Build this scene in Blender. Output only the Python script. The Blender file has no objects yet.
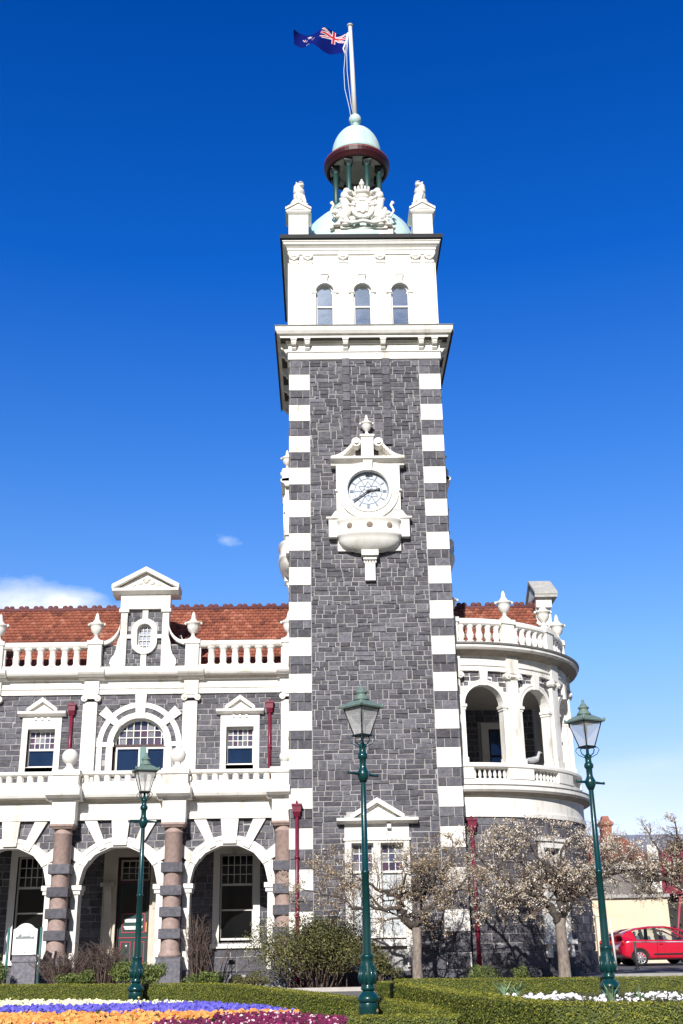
import bpy, math, random
from mathutils import Vector, Matrix, noise
random.seed(7)
PI = math.pi
R = math.radians
C = bpy.context.scene.collection
sin, cos = math.sin, math.cos

# ------------------------------------------------------------------ mesh builder
class MB:
    def __init__(s, f=None):
        s.v = []; s.fc = []; s.t = []; s.sm = []; s.f = f; s.tint = 1.0
    def add(s, vs, fs, smooth=False, tint=None):
        n = len(s.v); t = s.tint if tint is None else tint
        f = s.f
        s.v.extend([f(*p) for p in vs] if f else [tuple(p) for p in vs])
        for q in fs:
            s.fc.append([i + n for i in q]); s.t.append(t); s.sm.append(smooth)
    def hexa(s, p, tint=None):
        s.add(p, [(0,3,2,1),(4,5,6,7),(0,1,5,4),(1,2,6,5),(2,3,7,6),(3,0,4,7)], tint=tint)
    def box(s, x0,x1,y0,y1,z0,z1, tint=None, n=1):
        for i in range(n):
            a = x0+(x1-x0)*i/n; b = x0+(x1-x0)*(i+1)/n
            s.hexa([(a,y0,z0),(b,y0,z0),(b,y1,z0),(a,y1,z0),(a,y0,z1),(b,y0,z1),(b,y1,z1),(a,y1,z1)], tint)
    def slab(s, u0,u1,o0,o1,z0,z1, tint=None, n=1):      # facade coordinates: u along, o outwards
        s.box(u0,u1,o0,o1,z0,z1,tint,n)
    def prism(s, pts, o0, o1, tint=None):                 # polygon in (u,z), extruded along o
        n = len(pts)
        vs = [(u,o0,z) for u,z in pts] + [(u,o1,z) for u,z in pts]
        fs = [tuple(range(n)), tuple(range(2*n-1,n-1,-1))] + [(i,(i+1)%n+0,(i+1)%n+n,i+n) for i in range(n)]
        s.add(vs, fs, tint=tint)
    def mould(s, u0, u1, prof, n=1, tint=None):           # polygon in (o,z), extruded along u
        m = len(prof); vs = []; fs = []
        for i in range(n+1):
            u = u0+(u1-u0)*i/n
            vs += [(u,o,z) for o,z in prof]
        for i in range(n):
            for j in range(m):
                a = i*m+j; b = i*m+(j+1)%m
                fs.append((a,b,b+m,a+m))
        fs.append(tuple(range(m-1,-1,-1))); fs.append(tuple(range(n*m,n*m+m)))
        s.add(vs, fs, tint=tint)
    def lathe(s, cx,cy,prof,seg=24,smooth=True,a0=0,a1=2*PI,tint=None,cap=True):
        full = abs(a1-a0-2*PI) < 1e-4; m = len(prof); k = seg if full else seg+1
        vs = []; fs = []
        for i in range(k):
            a = a0+(a1-a0)*i/seg
            vs += [(cx+r*cos(a), cy+r*sin(a), z) for r,z in prof]
        for i in range(seg):
            i2 = (i+1)%k
            for j in range(m-1):
                fs.append((i*m+j, i2*m+j, i2*m+j+1, i*m+j+1))
        if full and cap:
            if prof[0][0] > 1e-4: fs.append(tuple(i*m for i in range(k))[::-1])
            if prof[-1][0] > 1e-4: fs.append(tuple(i*m+m-1 for i in range(k)))
        s.add(vs, fs, smooth, tint)
    def rloft(s, x0,x1,y0,y1,prof,tint=None):             # square loft: (offset, z)
        vs = []; fs = []
        for o,z in prof: vs += [(x0-o,y0-o,z),(x1+o,y0-o,z),(x1+o,y1+o,z),(x0-o,y1+o,z)]
        m = len(prof)
        for i in range(m-1):
            for j in range(4):
                a = i*4+j; b = i*4+(j+1)%4
                fs.append((a,b,b+4,a+4))
        fs.append((3,2,1,0)); fs.append((m*4-4,m*4-3,m*4-2,m*4-1))
        s.add(vs, fs, tint=tint)
    def tube(s, pts, rad, seg=8, smooth=True, tint=None, cap=True):
        pts = [Vector(p) for p in pts]; n = len(pts)
        if not hasattr(rad,'__len__'): rad = [rad]*n
        vs = []; fs = []
        up = None
        for i,p in enumerate(pts):
            d = (pts[min(i+1,n-1)]-pts[max(i-1,0)]).normalized()
            if up is None:
                up = Vector((0,0,1)) if abs(d.z) < .9 else Vector((1,0,0))
            a = d.cross(up).normalized(); up = a.cross(d).normalized()
            for k in range(seg):
                t = 2*PI*k/seg
                vs.append(p+(a*cos(t)+up*sin(t))*rad[i])
        for i in range(n-1):
            for k in range(seg):
                k2 = (k+1)%seg
                fs.append((i*seg+k,i*seg+k2,(i+1)*seg+k2,(i+1)*seg+k))
        if cap:
            fs.append(tuple(range(seg-1,-1,-1))); fs.append(tuple(range((n-1)*seg,n*seg)))
        s.add(vs, fs, smooth, tint)
    def ball(s, c, r, seg=12, rings=8, tint=None, rot=None, smooth=True):
        if not hasattr(r,'__len__'): r = (r,r,r)
        vs = []; fs = []
        for i in range(rings+1):
            th = PI*i/rings
            for k in range(seg):
                a = 2*PI*k/seg
                q = Vector((r[0]*sin(th)*cos(a), r[1]*sin(th)*sin(a), r[2]*cos(th)))
                if rot: q = rot @ q
                vs.append((c[0]+q.x, c[1]+q.y, c[2]+q.z))
        for i in range(rings):
            for k in range(seg):
                fs.append((i*seg+k,(i+1)*seg+k,(i+1)*seg+(k+1)%seg,i*seg+(k+1)%seg))
        s.add(vs, fs, smooth, tint)
    def ring(s, uc,zc,r0,r1,a0,a1,o0,o1,n=16,ez=1.0,tint=None):   # arc band in the facade plane, degrees
        for i in range(n):
            a = R(a0+(a1-a0)*i/n); b = R(a0+(a1-a0)*(i+1)/n)
            P = lambda r,t,o: (uc+r*cos(t), o, zc+r*sin(t)*ez)
            s.hexa([P(r0,a,o0),P(r1,a,o0),P(r1,b,o0),P(r0,b,o0),P(r0,a,o1),P(r1,a,o1),P(r1,b,o1),P(r0,b,o1)],tint)
    def archplate(s, u0,u1,z0,z1,uc,r,zs,o0,o1,n=16,ez=1.0,sub=1,tint=None):   # wall with an arched opening
        s.box(u0,uc-r,o0,o1,z0,z1,tint,sub); s.box(uc+r,u1,o0,o1,z0,z1,tint,sub)
        for i in range(n):
            t0 = PI-PI*i/n; t1 = PI-PI*(i+1)/n
            a,b = uc+r*cos(t0), uc+r*cos(t1); za,zb = zs+r*sin(t0)*ez, zs+r*sin(t1)*ez
            s.hexa([(a,o0,za),(b,o0,zb),(b,o1,zb),(a,o1,za),(a,o0,z1),(b,o0,z1),(b,o1,z1),(a,o1,z1)],tint)
    def bar(s, uc,zc,ang,r0,r1,w0,w1,o0,o1,tint=None):            # radial tapered block
        d = (cos(R(ang)), sin(R(ang))); p = (-d[1], d[0])
        Q = lambda r,w,o: (uc+d[0]*r+p[0]*w, o, zc+d[1]*r+p[1]*w)
        s.hexa([Q(r0,-w0/2,o0),Q(r1,-w1/2,o0),Q(r1,w1/2,o0),Q(r0,w0/2,o0),Q(r0,-w0/2,o1),Q(r1,-w1/2,o1),Q(r1,w1/2,o1),Q(r0,w0/2,o1)],tint)
    def build(s, name, mat, parent=None, smooth_angle=True):
        me = bpy.data.meshes.new(name)
        me.from_pydata([tuple(p) for p in s.v], [], s.fc); me.update()
        me.polygons.foreach_set('use_smooth', s.sm)
        at = me.attributes.new('tint','FLOAT','FACE'); at.data.foreach_set('value', [float(t) for t in s.t])
        me.materials.append(mat)
        import bmesh
        bm = bmesh.new(); bm.from_mesh(me); bmesh.ops.recalc_face_normals(bm, faces=bm.faces) if len(s.fc) < 30000 else None
        bm.to_mesh(me); bm.free()
        o = bpy.data.objects.new(name, me); C.objects.link(o)
        if parent: o.parent = parent
        return o

def tag(o, label=None, cat=None, group=None, kind=None):
    if label: o['label'] = label
    if cat: o['category'] = cat
    if group: o['group'] = group
    if kind: o['kind'] = kind
    return o
def empty(name, loc=(0,0,0), rz=0):
    o = bpy.data.objects.new(name, None); C.objects.link(o); o.location = loc; o.rotation_euler = (0,0,rz); o.empty_display_size = .2
    return o
def copy_tree(o, parent=None):
    c = o.copy(); C.objects.link(c)
    if parent: c.parent = parent
    for ch in [k for k in bpy.data.objects if k.parent == o]: copy_tree(ch, c)
    return c

# ------------------------------------------------------------------ materials
def mat(name, col, rough=.7, var=.0, nscale=6, stretch=(1,1,1), bump=0, bscale=40, spec=.4, metal=0, col2=None, tint=0.0, coat=0, trans=0, sss=0):
    m = bpy.data.materials.new(name); m.use_nodes = True
    nt = m.node_tree; N = nt.nodes; L = nt.links; b = N['Principled BSDF']
    b.inputs['Roughness'].default_value = rough; b.inputs['Metallic'].default_value = metal
    b.inputs['Specular IOR Level'].default_value = spec
    b.inputs['Coat Weight'].default_value = coat
    b.inputs['Transmission Weight'].default_value = trans
    tc = N.new('ShaderNodeTexCoord'); mp = N.new('ShaderNodeMapping'); L.new(tc.outputs['Object'], mp.inputs[0]); mp.inputs['Scale'].default_value = stretch
    n = N.new('ShaderNodeTexNoise'); n.inputs['Scale'].default_value = nscale; n.inputs['Detail'].default_value = 6; n.inputs['Roughness'].default_value = .65
    L.new(mp.outputs[0], n.inputs[0])
    r = N.new('ShaderNodeValToRGB'); L.new(n.outputs[0], r.inputs[0])
    c2 = col2 or tuple(c*(1-var) for c in col)
    r.color_ramp.elements[0].position = .32; r.color_ramp.elements[1].position = .68
    r.color_ramp.elements[0].color = (*c2,1); r.color_ramp.elements[1].color = (*col,1)
    out = r.outputs[0]
    if tint:
        a = N.new('ShaderNodeAttribute'); a.attribute_name = 'tint'
        mx = N.new('ShaderNodeMix'); mx.data_type = 'RGBA'; mx.blend_type = 'MULTIPLY'; mx.inputs[0].default_value = tint
        L.new(out, mx.inputs[6]); L.new(a.outputs['Fac'], mx.inputs[7]); out = mx.outputs[2]
    L.new(out, b.inputs['Base Color'])
    if bump:
        n2 = N.new('ShaderNodeTexNoise'); n2.inputs['Scale'].default_value = bscale; n2.inputs['Detail'].default_value = 5
        L.new(tc.outputs['Object'], n2.inputs[0])
        bp = N.new('ShaderNodeBump'); bp.inputs['Strength'].default_value = bump; bp.inputs['Distance'].default_value = .02
        L.new(n2.outputs[0], bp.inputs['Height']); L.new(bp.outputs[0], b.inputs['Normal'])
    return m
def ramp_tint(m, stops):     # colour driven by the per-face tint through a ramp (for foliage, petals, tiles)
    nt = m.node_tree; N = nt.nodes; L = nt.links; b = N['Principled BSDF']
    a = N.new('ShaderNodeAttribute'); a.attribute_name = 'tint'
    r = N.new('ShaderNodeValToRGB'); L.new(a.outputs['Fac'], r.inputs[0])
    e = r.color_ramp.elements
    e[0].position, e[0].color = stops[0][0], (*stops[0][1],1); e[1].position, e[1].color = stops[-1][0], (*stops[-1][1],1)
    for p,c in stops[1:-1]:
        k = e.new(p); k.color = (*c,1)
    L.new(r.outputs[0], b.inputs['Base Color'])
    return m
WHITE = mat('oamaru_stone', (.85,.83,.785), .75, .0, 2.2, (1,1,.35), .25, 30, col2=(.75,.72,.665))
WHITE2 = mat('weathered_cream', (.70,.64,.54), .8, .0, 3, (1,1,.3), .3, 30, col2=(.52,.46,.37))
STONE = mat('basalt', (.152,.147,.168), .78, .0, 9, (1,1,1), 1.0, 14, col2=(.078,.076,.090), tint=1.0, spec=.3)
SHADE_TONE = mat('shade_tone_soffit', (.36,.32,.27), .85, .0, 3, (1,1,1), .2, 30, col2=(.24,.21,.175))  # brown-grey tone stands in for shade under wing and bay ledges
SHADE_DARK = mat('shade_dark_soffit', (.085,.072,.060), .85, .4, 5)  # very dark tone stands in for deep shade on the tower cornice
def streaks(m, c0, c1, c2):      # weathering: faint rain streaks and patches over pale stone
    r = [n for n in m.node_tree.nodes if n.type == 'VALTORGB'][0]; e = r.color_ramp.elements
    e[0].position = .28; e[0].color = (*c0,1); e[1].position = .70; e[1].color = (*c2,1); k = e.new(.43); k.color = (*c1,1)
streaks(WHITE, (.50,.455,.38), (.76,.73,.675), (.86,.84,.80))
MORTAR = mat('mortar', (.43,.415,.41), .9, .2, 20, bump=.3)
PINK = mat('pink_granite', (.43,.315,.28), .6, .0, 9, bump=.3, col2=(.28,.20,.175))
LEAD = mat('dark_lead', (.016,.017,.022), .7, .4, 8, bump=.2)
LEADG = mat('grey_lead', (.20,.20,.20), .6, .4, 5, bump=.2)
COPPER = mat('verdigris', (.58,.73,.71), .6, .0, 2.5, (1,1,.5), .2, 20, col2=(.46,.63,.61))
DKGREEN = mat('green_painted_iron', (.035,.095,.09), .4, .2, 6)
BLKGREEN = mat('black_green_paint', (.006,.016,.016), .45, .2, 6)
MAROON = mat('maroon_paint', (.055,.010,.014), .4, .25, 6)
MAROON2 = mat('pipe_maroon', (.20,.018,.045), .35, .3, 6)
CREAMC = mat('cream_ceiling', (.62,.57,.48), .8, .15, 3)
WOODW = mat('white_joinery', (.74,.72,.68), .5, .1, 8)
GLASS = mat('window_glass', (.055,.115,.24), .05, .3, 1.5, spec=1.0, metal=.8, bump=.06, bscale=2.5)
GLASSB = mat('bright_window_glass', (.70,.78,.88), .05, .2, 1.5, spec=1.0, metal=.85, bump=.10, bscale=2.5)
GLASSD = mat('dark_window_glass', (.008,.009,.010), .08, .2, 2, spec=.22)
CURT = mat('net_curtain', (.55,.58,.60), .8, .2, 2, (4,1,.3))
LAMPG = mat('lamp_green_paint', (.004,.046,.047), .28, .25, 10, coat=.5, bump=.05)
LAMPT = mat('lamp_verdigris_top', (.17,.245,.21), .5, .3, 14, bump=.1)
BARK = mat('bark', (.21,.175,.15), .9, .0, 14, (1,1,.4), .9, 30, col2=(.085,.066,.055), tint=1.0)
ROADM = mat('asphalt', (.13,.13,.135), .9, .25, 3, bump=.3, bscale=80)
PATHM = mat('gravel_path', (.20,.19,.175), .9, .2, 12, bump=.4, bscale=120)
SOIL = mat('soil', (.075,.05,.035), .95, .4, 10, bump=.8, bscale=60)
GRASS = mat('ground_grass', (.09,.13,.035), .95, .4, 6, bump=.5, bscale=80)
REDP = mat('red_car_paint', (.55,.008,.035), .22, .1, 2, coat=1.0)
RUBBER = mat('rubber', (.015,.015,.016), .8, .2, 8)
SILVER = mat('alloy', (.62,.63,.65), .3, .1, 8, metal=.7)
BLACKP = mat('black_trim', (.012,.012,.013), .5, .1, 8)
TILE = ramp_tint(mat('terracotta', (.4,.13,.07), .8, bump=.6, bscale=25), [(0,(.13,.045,.03)),(.35,(.25,.080,.048)),(.7,(.34,.112,.066)),(1,(.43,.185,.12))])
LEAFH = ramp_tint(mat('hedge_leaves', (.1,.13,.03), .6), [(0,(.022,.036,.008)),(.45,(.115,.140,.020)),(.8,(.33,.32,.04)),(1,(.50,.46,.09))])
LEAFB = ramp_tint(mat('shrub_leaves', (.1,.13,.03), .6), [(0,(.025,.030,.010)),(.5,(.105,.105,.035)),(1,(.25,.23,.085))])
LEAFG = ramp_tint(mat('bright_leaves', (.1,.13,.03), .6), [(0,(.03,.05,.01)),(.5,(.10,.14,.03)),(1,(.25,.28,.07))])
BLOSS = ramp_tint(mat('buds_and_blossom', (.6,.5,.4), .8), [(0,(.16,.10,.06)),(.35,(.42,.31,.17)),(.65,(.64,.55,.42)),(1,(.90,.86,.83))])
TWIG = ramp_tint(mat('dry_twigs', (.2,.12,.1), .9), [(0,(.045,.028,.024)),(1,(.20,.145,.12))])
def petal(name, a, b): return ramp_tint(mat(name, a, .7), [(0,b),(1,a)])
P_WHITE = petal('cream_petals', (.86,.85,.60), (.62,.62,.36))
P_BLUE = petal('blue_petals', (.18,.16,.70), (.045,.035,.30))
P_ORANGE = petal('orange_petals', (.84,.44,.13), (.50,.17,.03))
P_MAROON = ramp_tint(mat('maroon_petals', (.2,.01,.06), .7), [(0,(.05,.003,.02)),(.6,(.16,.006,.06)),(.93,(.26,.012,.10)),(.955,(.7,.55,.55)),(1,(.80,.70,.68))])
P_PALE = petal('white_petals', (.90,.90,.92), (.65,.63,.70))
PATIN = mat('lantern_glass', (.72,.72,.70), .35, .1, 4, spec=.5)
def lantern_glass():
    m = PATIN; nt = m.node_tree; N = nt.nodes; L = nt.links
    b = N['Principled BSDF']; t = N.new('ShaderNodeBsdfTransparent'); x = N.new('ShaderNodeMixShader')
    x.inputs[0].default_value = .42
    L.new(t.outputs[0], x.inputs[1]); L.new(b.outputs[0], x.inputs[2]); L.new(x.outputs[0], N['Material Output'].inputs[0])
lantern_glass()
def leaded(name, cols, dark=False):
    return mat(name, cols[0], .15, .3, 9, col2=cols[1], spec=.9)
STAINED = ramp_tint(leaded('stained_glass', ((.3,.3,.4),(.1,.1,.2))), [(0,(.03,.04,.08)),(.3,(.10,.05,.09)),(.5,(.07,.09,.16)),(.75,(.14,.14,.15)),(1,(.32,.33,.36))])

# ------------------------------------------------------------------ camera, world, sun
M = Matrix(((0.999773191653965,0.010423610875153047,-0.018571849298535614),
            (-0.013502196168537966,-0.3641501390908724,-0.931242378169467),
            (-0.01646984968572711,0.9312819253783581,-0.36392680516129605)))
cam = bpy.data.cameras.new('camera'); co = bpy.data.objects.new('camera', cam); C.objects.link(co)
co.matrix_world = Matrix.Translation((1.0248,-35.8032,.85)) @ M.to_4x4()
cam.sensor_fit = 'VERTICAL'; cam.sensor_height = 24; cam.sensor_width = 24; cam.lens = 24*1138/1024
cam.clip_end = 4000; cam.clip_start = .1
sc = bpy.context.scene; sc.camera = co
sc.view_settings.view_transform = 'Standard'; sc.view_settings.look = 'None'; sc.view_settings.exposure = EXPO = .40
sc.view_settings.gamma = 1
SUN_EL, SUN_AZ = 30, 11        # degrees above the horizon; degrees left of the straight-behind-camera direction
sl = bpy.data.lights.new('sun','SUN'); sl.energy = 4.5; sl.angle = R(.5); sl.color = (1,.968,.922)
so = bpy.data.objects.new('sun', sl); C.objects.link(so)
d = Vector((-sin(R(SUN_AZ))*cos(R(SUN_EL)), -cos(R(SUN_AZ))*cos(R(SUN_EL)), sin(R(SUN_EL))))   # towards the sun
so.rotation_euler = d.to_track_quat('Z','Y').to_euler(); so.location = (-10,-30,40)
w = bpy.data.worlds.new('World'); sc.world = w; w.use_nodes = True
nt = w.node_tree; N = nt.nodes; L = nt.links; bg = N['Background']
sky = N.new('ShaderNodeTexSky'); sky.sky_type = 'NISHITA'; sky.sun_disc = False
sky.sun_elevation = R(SUN_EL); sky.sun_rotation = math.atan2(d.x, d.y)
sky.air_density = 1.0; sky.dust_density = .3; sky.ozone_density = 2.5; sky.altitude = 0
tc = N.new('ShaderNodeTexCoord'); sp = N.new('ShaderNodeSeparateXYZ'); L.new(tc.outputs['Generated'], sp.inputs[0])
def math_(op, a, b=None, clamp=False):
    m = N.new('ShaderNodeMath'); m.operation = op; m.use_clamp = clamp
    for i,x in enumerate((a,b)):
        if x is None: continue
        if isinstance(x,(int,float)): m.inputs[i].default_value = x
        else: L.new(x, m.inputs[i])
    return m.outputs[0]
# elevation-dependent deepening of the blue (polarised sky)
mr = N.new('ShaderNodeValToRGB'); L.new(sp.outputs['Z'], mr.inputs[0])
e = mr.color_ramp.elements
e[0].position = .0; e[0].color = (1.0,.87,1.0,1)
e[1].position = .72; e[1].color = (.0,.38,1.18,1)
for p,c in ((.12,(.92,.84,1.02,1)),(.24,(.64,.88,1.18,1)),(.40,(.27,.70,1.30,1)),(.55,(.04,.51,1.34,1))):
    k = e.new(p); k.color = c
mx = N.new('ShaderNodeMix'); mx.data_type = 'RGBA'; mx.blend_type = 'MULTIPLY'; mx.inputs[0].default_value = 1
L.new(sky.outputs[0], mx.inputs[6]); L.new(mr.outputs[0], mx.inputs[7])
dk_ = N.new('ShaderNodeMapRange'); L.new(sp.outputs['Y'], dk_.inputs['Value'])
dk_.inputs['From Min'].default_value = -.6; dk_.inputs['From Max'].default_value = .35; dk_.inputs['To Min'].default_value = .20; dk_.inputs['To Max'].default_value = 1.0
mx2 = N.new('ShaderNodeVectorMath'); mx2.operation = 'SCALE'; L.new(mx.outputs[2], mx2.inputs[0]); L.new(dk_.outputs[0], mx2.inputs['Scale'])
def cloud(prev, nscale, thr, soft, bright, masks, zs=2.2):
    mp = N.new('ShaderNodeMapping'); mp.inputs['Scale'].default_value = (1,1,zs); L.new(tc.outputs['Generated'], mp.inputs[0])
    n = N.new('ShaderNodeTexNoise'); n.inputs['Scale'].default_value = nscale; n.inputs['Detail'].default_value = 9; n.inputs['Roughness'].default_value = .58
    L.new(mp.outputs[0], n.inputs[0])
    tot = None
    for (dx,dy,dz),rx,rz in masks:
        v = N.new('ShaderNodeVectorMath'); v.operation = 'SUBTRACT'; L.new(tc.outputs['Generated'], v.inputs[0]); v.inputs[1].default_value = (dx,dy,dz)
        v2 = N.new('ShaderNodeVectorMath'); v2.operation = 'DIVIDE'; L.new(v.outputs[0], v2.inputs[0]); v2.inputs[1].default_value = (rx,max(rx,.3),rz)
        v3 = N.new('ShaderNodeVectorMath'); v3.operation = 'LENGTH'; L.new(v2.outputs[0], v3.inputs[0])
        q = math_('SUBTRACT', 1.0, v3.outputs['Value'], True)
        tot = q if tot is None else math_('MAXIMUM', tot, q)
    s_ = math_('SUBTRACT', math_('ADD', n.outputs[0], math_('MULTIPLY', tot, .62)), thr)
    a = math_('MULTIPLY', math_('MULTIPLY', s_, 1/soft, True), math_('MULTIPLY', tot, 6.0, True), True)
    m2 = N.new('ShaderNodeMix'); m2.data_type = 'RGBA'; L.new(a, m2.inputs[0]); L.new(prev, m2.inputs[6]); m2.inputs[7].default_value = bright
    return m2.outputs[2]
def dirn(x,z,y=1.0):
    v = Vector((x,y,z)).normalized(); return tuple(v)
def ray(px,py):
    q = M @ Vector((px-341.5, 512-py, -1138)); return tuple(q.normalized())
col = cloud(mx2.outputs[0], 13, .60, .55, (7.6,7.9,8.6,1), [(ray(15,606),.085,.036),(ray(60,604),.06,.022)])
col = cloud(col, 26, .74, .9, (6.2,7.1,8.8,1), [(ray(226,540),.020,.011)])
col = cloud(col, 7, .46, 1.25, (6.9,7.3,8.5,1), [(ray(690,862),.26,.10)],3.5)
col = cloud(col, 4.0, .74, .3, (7,7.2,7.6,1), [(dirn(-.2,.7,-1),.55,.45)])
L.new(col, bg.inputs[0]); bg.inputs[1].default_value = .112

# ------------------------------------------------------------------ stonework layouts
def cut(a, b, z0, z1, holes):
    segs = [(a,b)]
    for (h0,h1,k0,k1) in holes:
        if k0 < z1-.01 and k1 > z0+.01:
            ns = []
            for s0,s1 in segs:
                if h1 <= s0 or h0 >= s1: ns.append((s0,s1)); continue
                if h0 > s0: ns.append((s0,h0))
                if h1 < s1: ns.append((h1,s1))
            segs = ns
    return [q for q in segs if q[1]-q[0] > .05]
def stone(mb, a, b, z0, z1, o0, o1, j, keep=None):
    a += j; b -= j; z0 += j; z1 -= j
    if b-a < .03: return
    if keep and not keep(a,b,z0,z1): return
    jj = lambda s: random.uniform(-s,s)
    t = random.choice((random.uniform(.6,.85), random.uniform(.8,1.1), random.uniform(.95,1.4)))
    o = o1+jj(.012); c = .012
    p = [(a,o0,z0),(b,o0,z0),(b,o0,z1),(a,o0,z1)]
    k = .005
    q = [(a+jj(k)+.004,o+jj(c),z0+jj(k)+.004),(b+jj(k)-.004,o+jj(c),z0+jj(k)+.004),(b+jj(k)-.004,o+jj(c),z1+jj(k)-.004),(a+jj(k)+.004,o+jj(c),z1+jj(k)-.004)]
    mb.add(p+q, [(0,1,5,4),(1,2,6,5),(2,3,7,6),(3,0,4,7),(4,5,6,7)], tint=t)
def ashlar_random(mb, u0,u1,z0,z1,o0,o1,holes=(),keep=None,h=.315,j=.0105):
    z = z0; nrow = max(1,round((z1-z0)/h)); h = (z1-z0)/nrow
    for r in range(nrow):
        zb = z0+r*h; u = u0
        while u < u1-.01:
            w = random.uniform(.4,1.15)
            e_ = min(u1,u+w)
            if u1-e_ < .2: e_ = u1
            q = random.random()
            if q < .10 and e_-u < .75:
                rows = [(zb,zb+h)]
            elif q < .70: rows = [(zb,zb+h*.5),(zb+h*.5,zb+h)]
            elif q < .85: rows = [(zb,zb+h*.36),(zb+h*.36,zb+h)]
            else: rows = [(zb,zb+h*.64),(zb+h*.64,zb+h)]
            for a0,a1 in rows:
                x = u
                while x < e_-.01:
                    ww = random.uniform(.22,.56); x2 = min(e_,x+ww)
                    if e_-x2 < .14: x2 = e_
                    for s0,s1 in cut(x,x2,a0,a1,holes): stone(mb,s0,s1,a0,a1,o0,o1,j,keep)
                    x = x2
            u = e_
def ashlar_course(mb, u0,u1,z0,z1,o0,o1,holes=(),keep=None,h=.24,w=(.32,.62),j=.0105):
    nrow = max(1,round((z1-z0)/h)); h = (z1-z0)/nrow
    for r in range(nrow):
        zb = z0+r*h; u = u0-random.uniform(0,w[0])
        while u < u1-.01:
            e_ = u+random.uniform(*w)
            if u1-e_ < .12: e_ = u1
            a = max(u,u0)
            if min(e_,u1)-a > .03:
                for s0,s1 in cut(a,min(e_,u1),zb,zb+h,holes): stone(mb,s0,s1,zb,zb+h,o0,o1,j,keep)
            u = e_

def front(Y): return lambda u,o,z: (u, Y-o, z)
def leftf(X): return lambda u,o,z: (X-o, u, z)
def rightf(X): return lambda u,o,z: (X+o, u, z)

# ================================================================== THE STATION
ST = tag(empty('station_building'), 'dark stone and white trimmed station with clock tower, arcaded wing and round corner bay', 'building')
def part(name, mb, m, parent=None): return mb.build(name, m, parent or ST)
W = 5.3
# ---- tower shaft
WIN0 = (1.66,3.62,.0,4.72)
b = MB(); 
b.box(0,WIN0[0]+.1,0,W,0,20.75); b.box(WIN0[1]-.1,W,0,W,0,20.75)
b.box(WIN0[0]+.1,WIN0[1]-.1,0,W,4.3,20.75); b.box(WIN0[0]+.1,WIN0[1]-.1,0,W,0,1.2); b.box(WIN0[0]+.1,WIN0[1]-.1,.35,W,1.2,4.3)
shaft = part('tower_wall', b, MORTAR)
b = MB(front(0))
H = [(0,.695,.85,20.7),(W-.725,W,.85,20.7),(1.6,3.7,13.9,16.9),(WIN0[0],WIN0[1],0.9,4.8)]
ashlar_random(b, 0,W,.9,20.7,-.01,.022,H)
ashlar_course(b, 0,W,0,.9,-.01,.07,[(1.8,3.5,.85,2)],h=.45,w=(.6,.9))
for F in (leftf(0), rightf(W)):
    b.f = F
    ashlar_random(b, .02,W-.02,.9,20.7,-.01,.022,[(0,.72,.85,20.7),(W-.72,W,.85,20.7)],h=.30)
b.f = front(0)
for x0,x1 in ((1.84,2.12),(3.26,3.54)):       # two raised lesenes above the clock
    zz = 17.3
    while zz < 20.6:
        stone(b,x0,x1,zz,min(zz+.34,20.69),.0,.085,.008); zz += .34
STB = b
# quoins
tops = [20.065-1.197*k for k in range(17)]
def dark_quoins(dk, u0, u1):
    for t in tops:
        zd1 = t-.612; zd0 = t-1.197
        for r,(a,c) in enumerate(((zd0,(zd0+zd1)/2),((zd0+zd1)/2,zd1))):
            if a < .9: continue
            m = u0+(u1-u0)*(.36 if r == 0 else .64)
            stone(dk,u0,m,a,c,-.01,.036,.010); stone(dk,m,u1,a,c,-.01,.036,.010)
    z0 = 20.065
    stone(dk,u0,(u0+u1)/2,z0,z0+.31,-.01,.036,.010); stone(dk,(u0+u1)/2,u1,z0,z0+.31,-.01,.036,.010)
    stone(dk,u0,u0+(u1-u0)*.6,z0+.31,20.69,-.01,.036,.010); stone(dk,u0+(u1-u0)*.6,u1,z0+.31,20.69,-.01,.036,.010)
b = STB
for F in (front(0),leftf(0),rightf(W)):
    b.f = F
    for a,c in ((0,.69),(W-.72,W)): dark_quoins(b,a,c)
part('stone_facing', b, STONE)
for qx0,qx1 in ((-.03,.69),(W-.72,W+.03)):
    for qy0,qy1 in ((-.03,.69),(W-.69,W+.03)):
        for t in tops:
            z1 = min(t,20.69); z0 = max(t-.612,.05)
            if z1-z0 < .1: continue
            q = MB(); q.box(qx0,qx1,qy0,qy1,z0,z1); part('quoin', q, WHITE)

# ---- tower lower cornice
b = MB(); b.rloft(0,W,0,W,[(.0,20.62),(.07,20.66),(.07,20.92),(.11,20.94),(.11,21.02),(.06,21.04),(.06,21.28)])
part('frieze_band', b, WHITE)
b = MB(); b.rloft(0,W,0,W,[(.03,21.262),(.10,21.27),(.12,21.36),(.34,21.38),(.36,21.48),(.44,21.50),(.50,21.60),(.52,21.76),(.0,21.80)])
part('tower_cornice', b, WHITE)
b = MB(); b.rloft(0,W,0,W,[(.335,21.362),(.335,21.369)]); part('cornice_shade_plate', b, SHADE_DARK)  # added thin plate, shade under the cornice put into its colour
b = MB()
for x0,x1 in ((-.53,-.505),(W+.505,W+.53)): b = MB(); b.box(x0,x1,-.50,W+.5,21.50,21.757); part('side_shade_plate', b, SHADE_DARK)  # added dark plates paint the cornice sides as shaded
b = MB(); b.rloft(0,W,0,W,[(.50,21.761),(.54,21.762),(.54,21.80),(.0,21.84)])
part('cornice_flashing', b, LEADG)
for F in (front(0), leftf(0), rightf(W)):
    for u in (.14,.62,1.98,3.32,4.68,5.16):
        q = MB(F)
        q.mould(u-.085,u+.085,[(.055,20.98),(.14,20.99),(.20,21.05),(.20,21.10),(.30,21.14),(.34,21.22),(.34,21.375),(.055,21.375)])
        q.box(u-.11,u+.11,.05,.37,21.30,21.37)
        part('bracket', q, WHITE)
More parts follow.
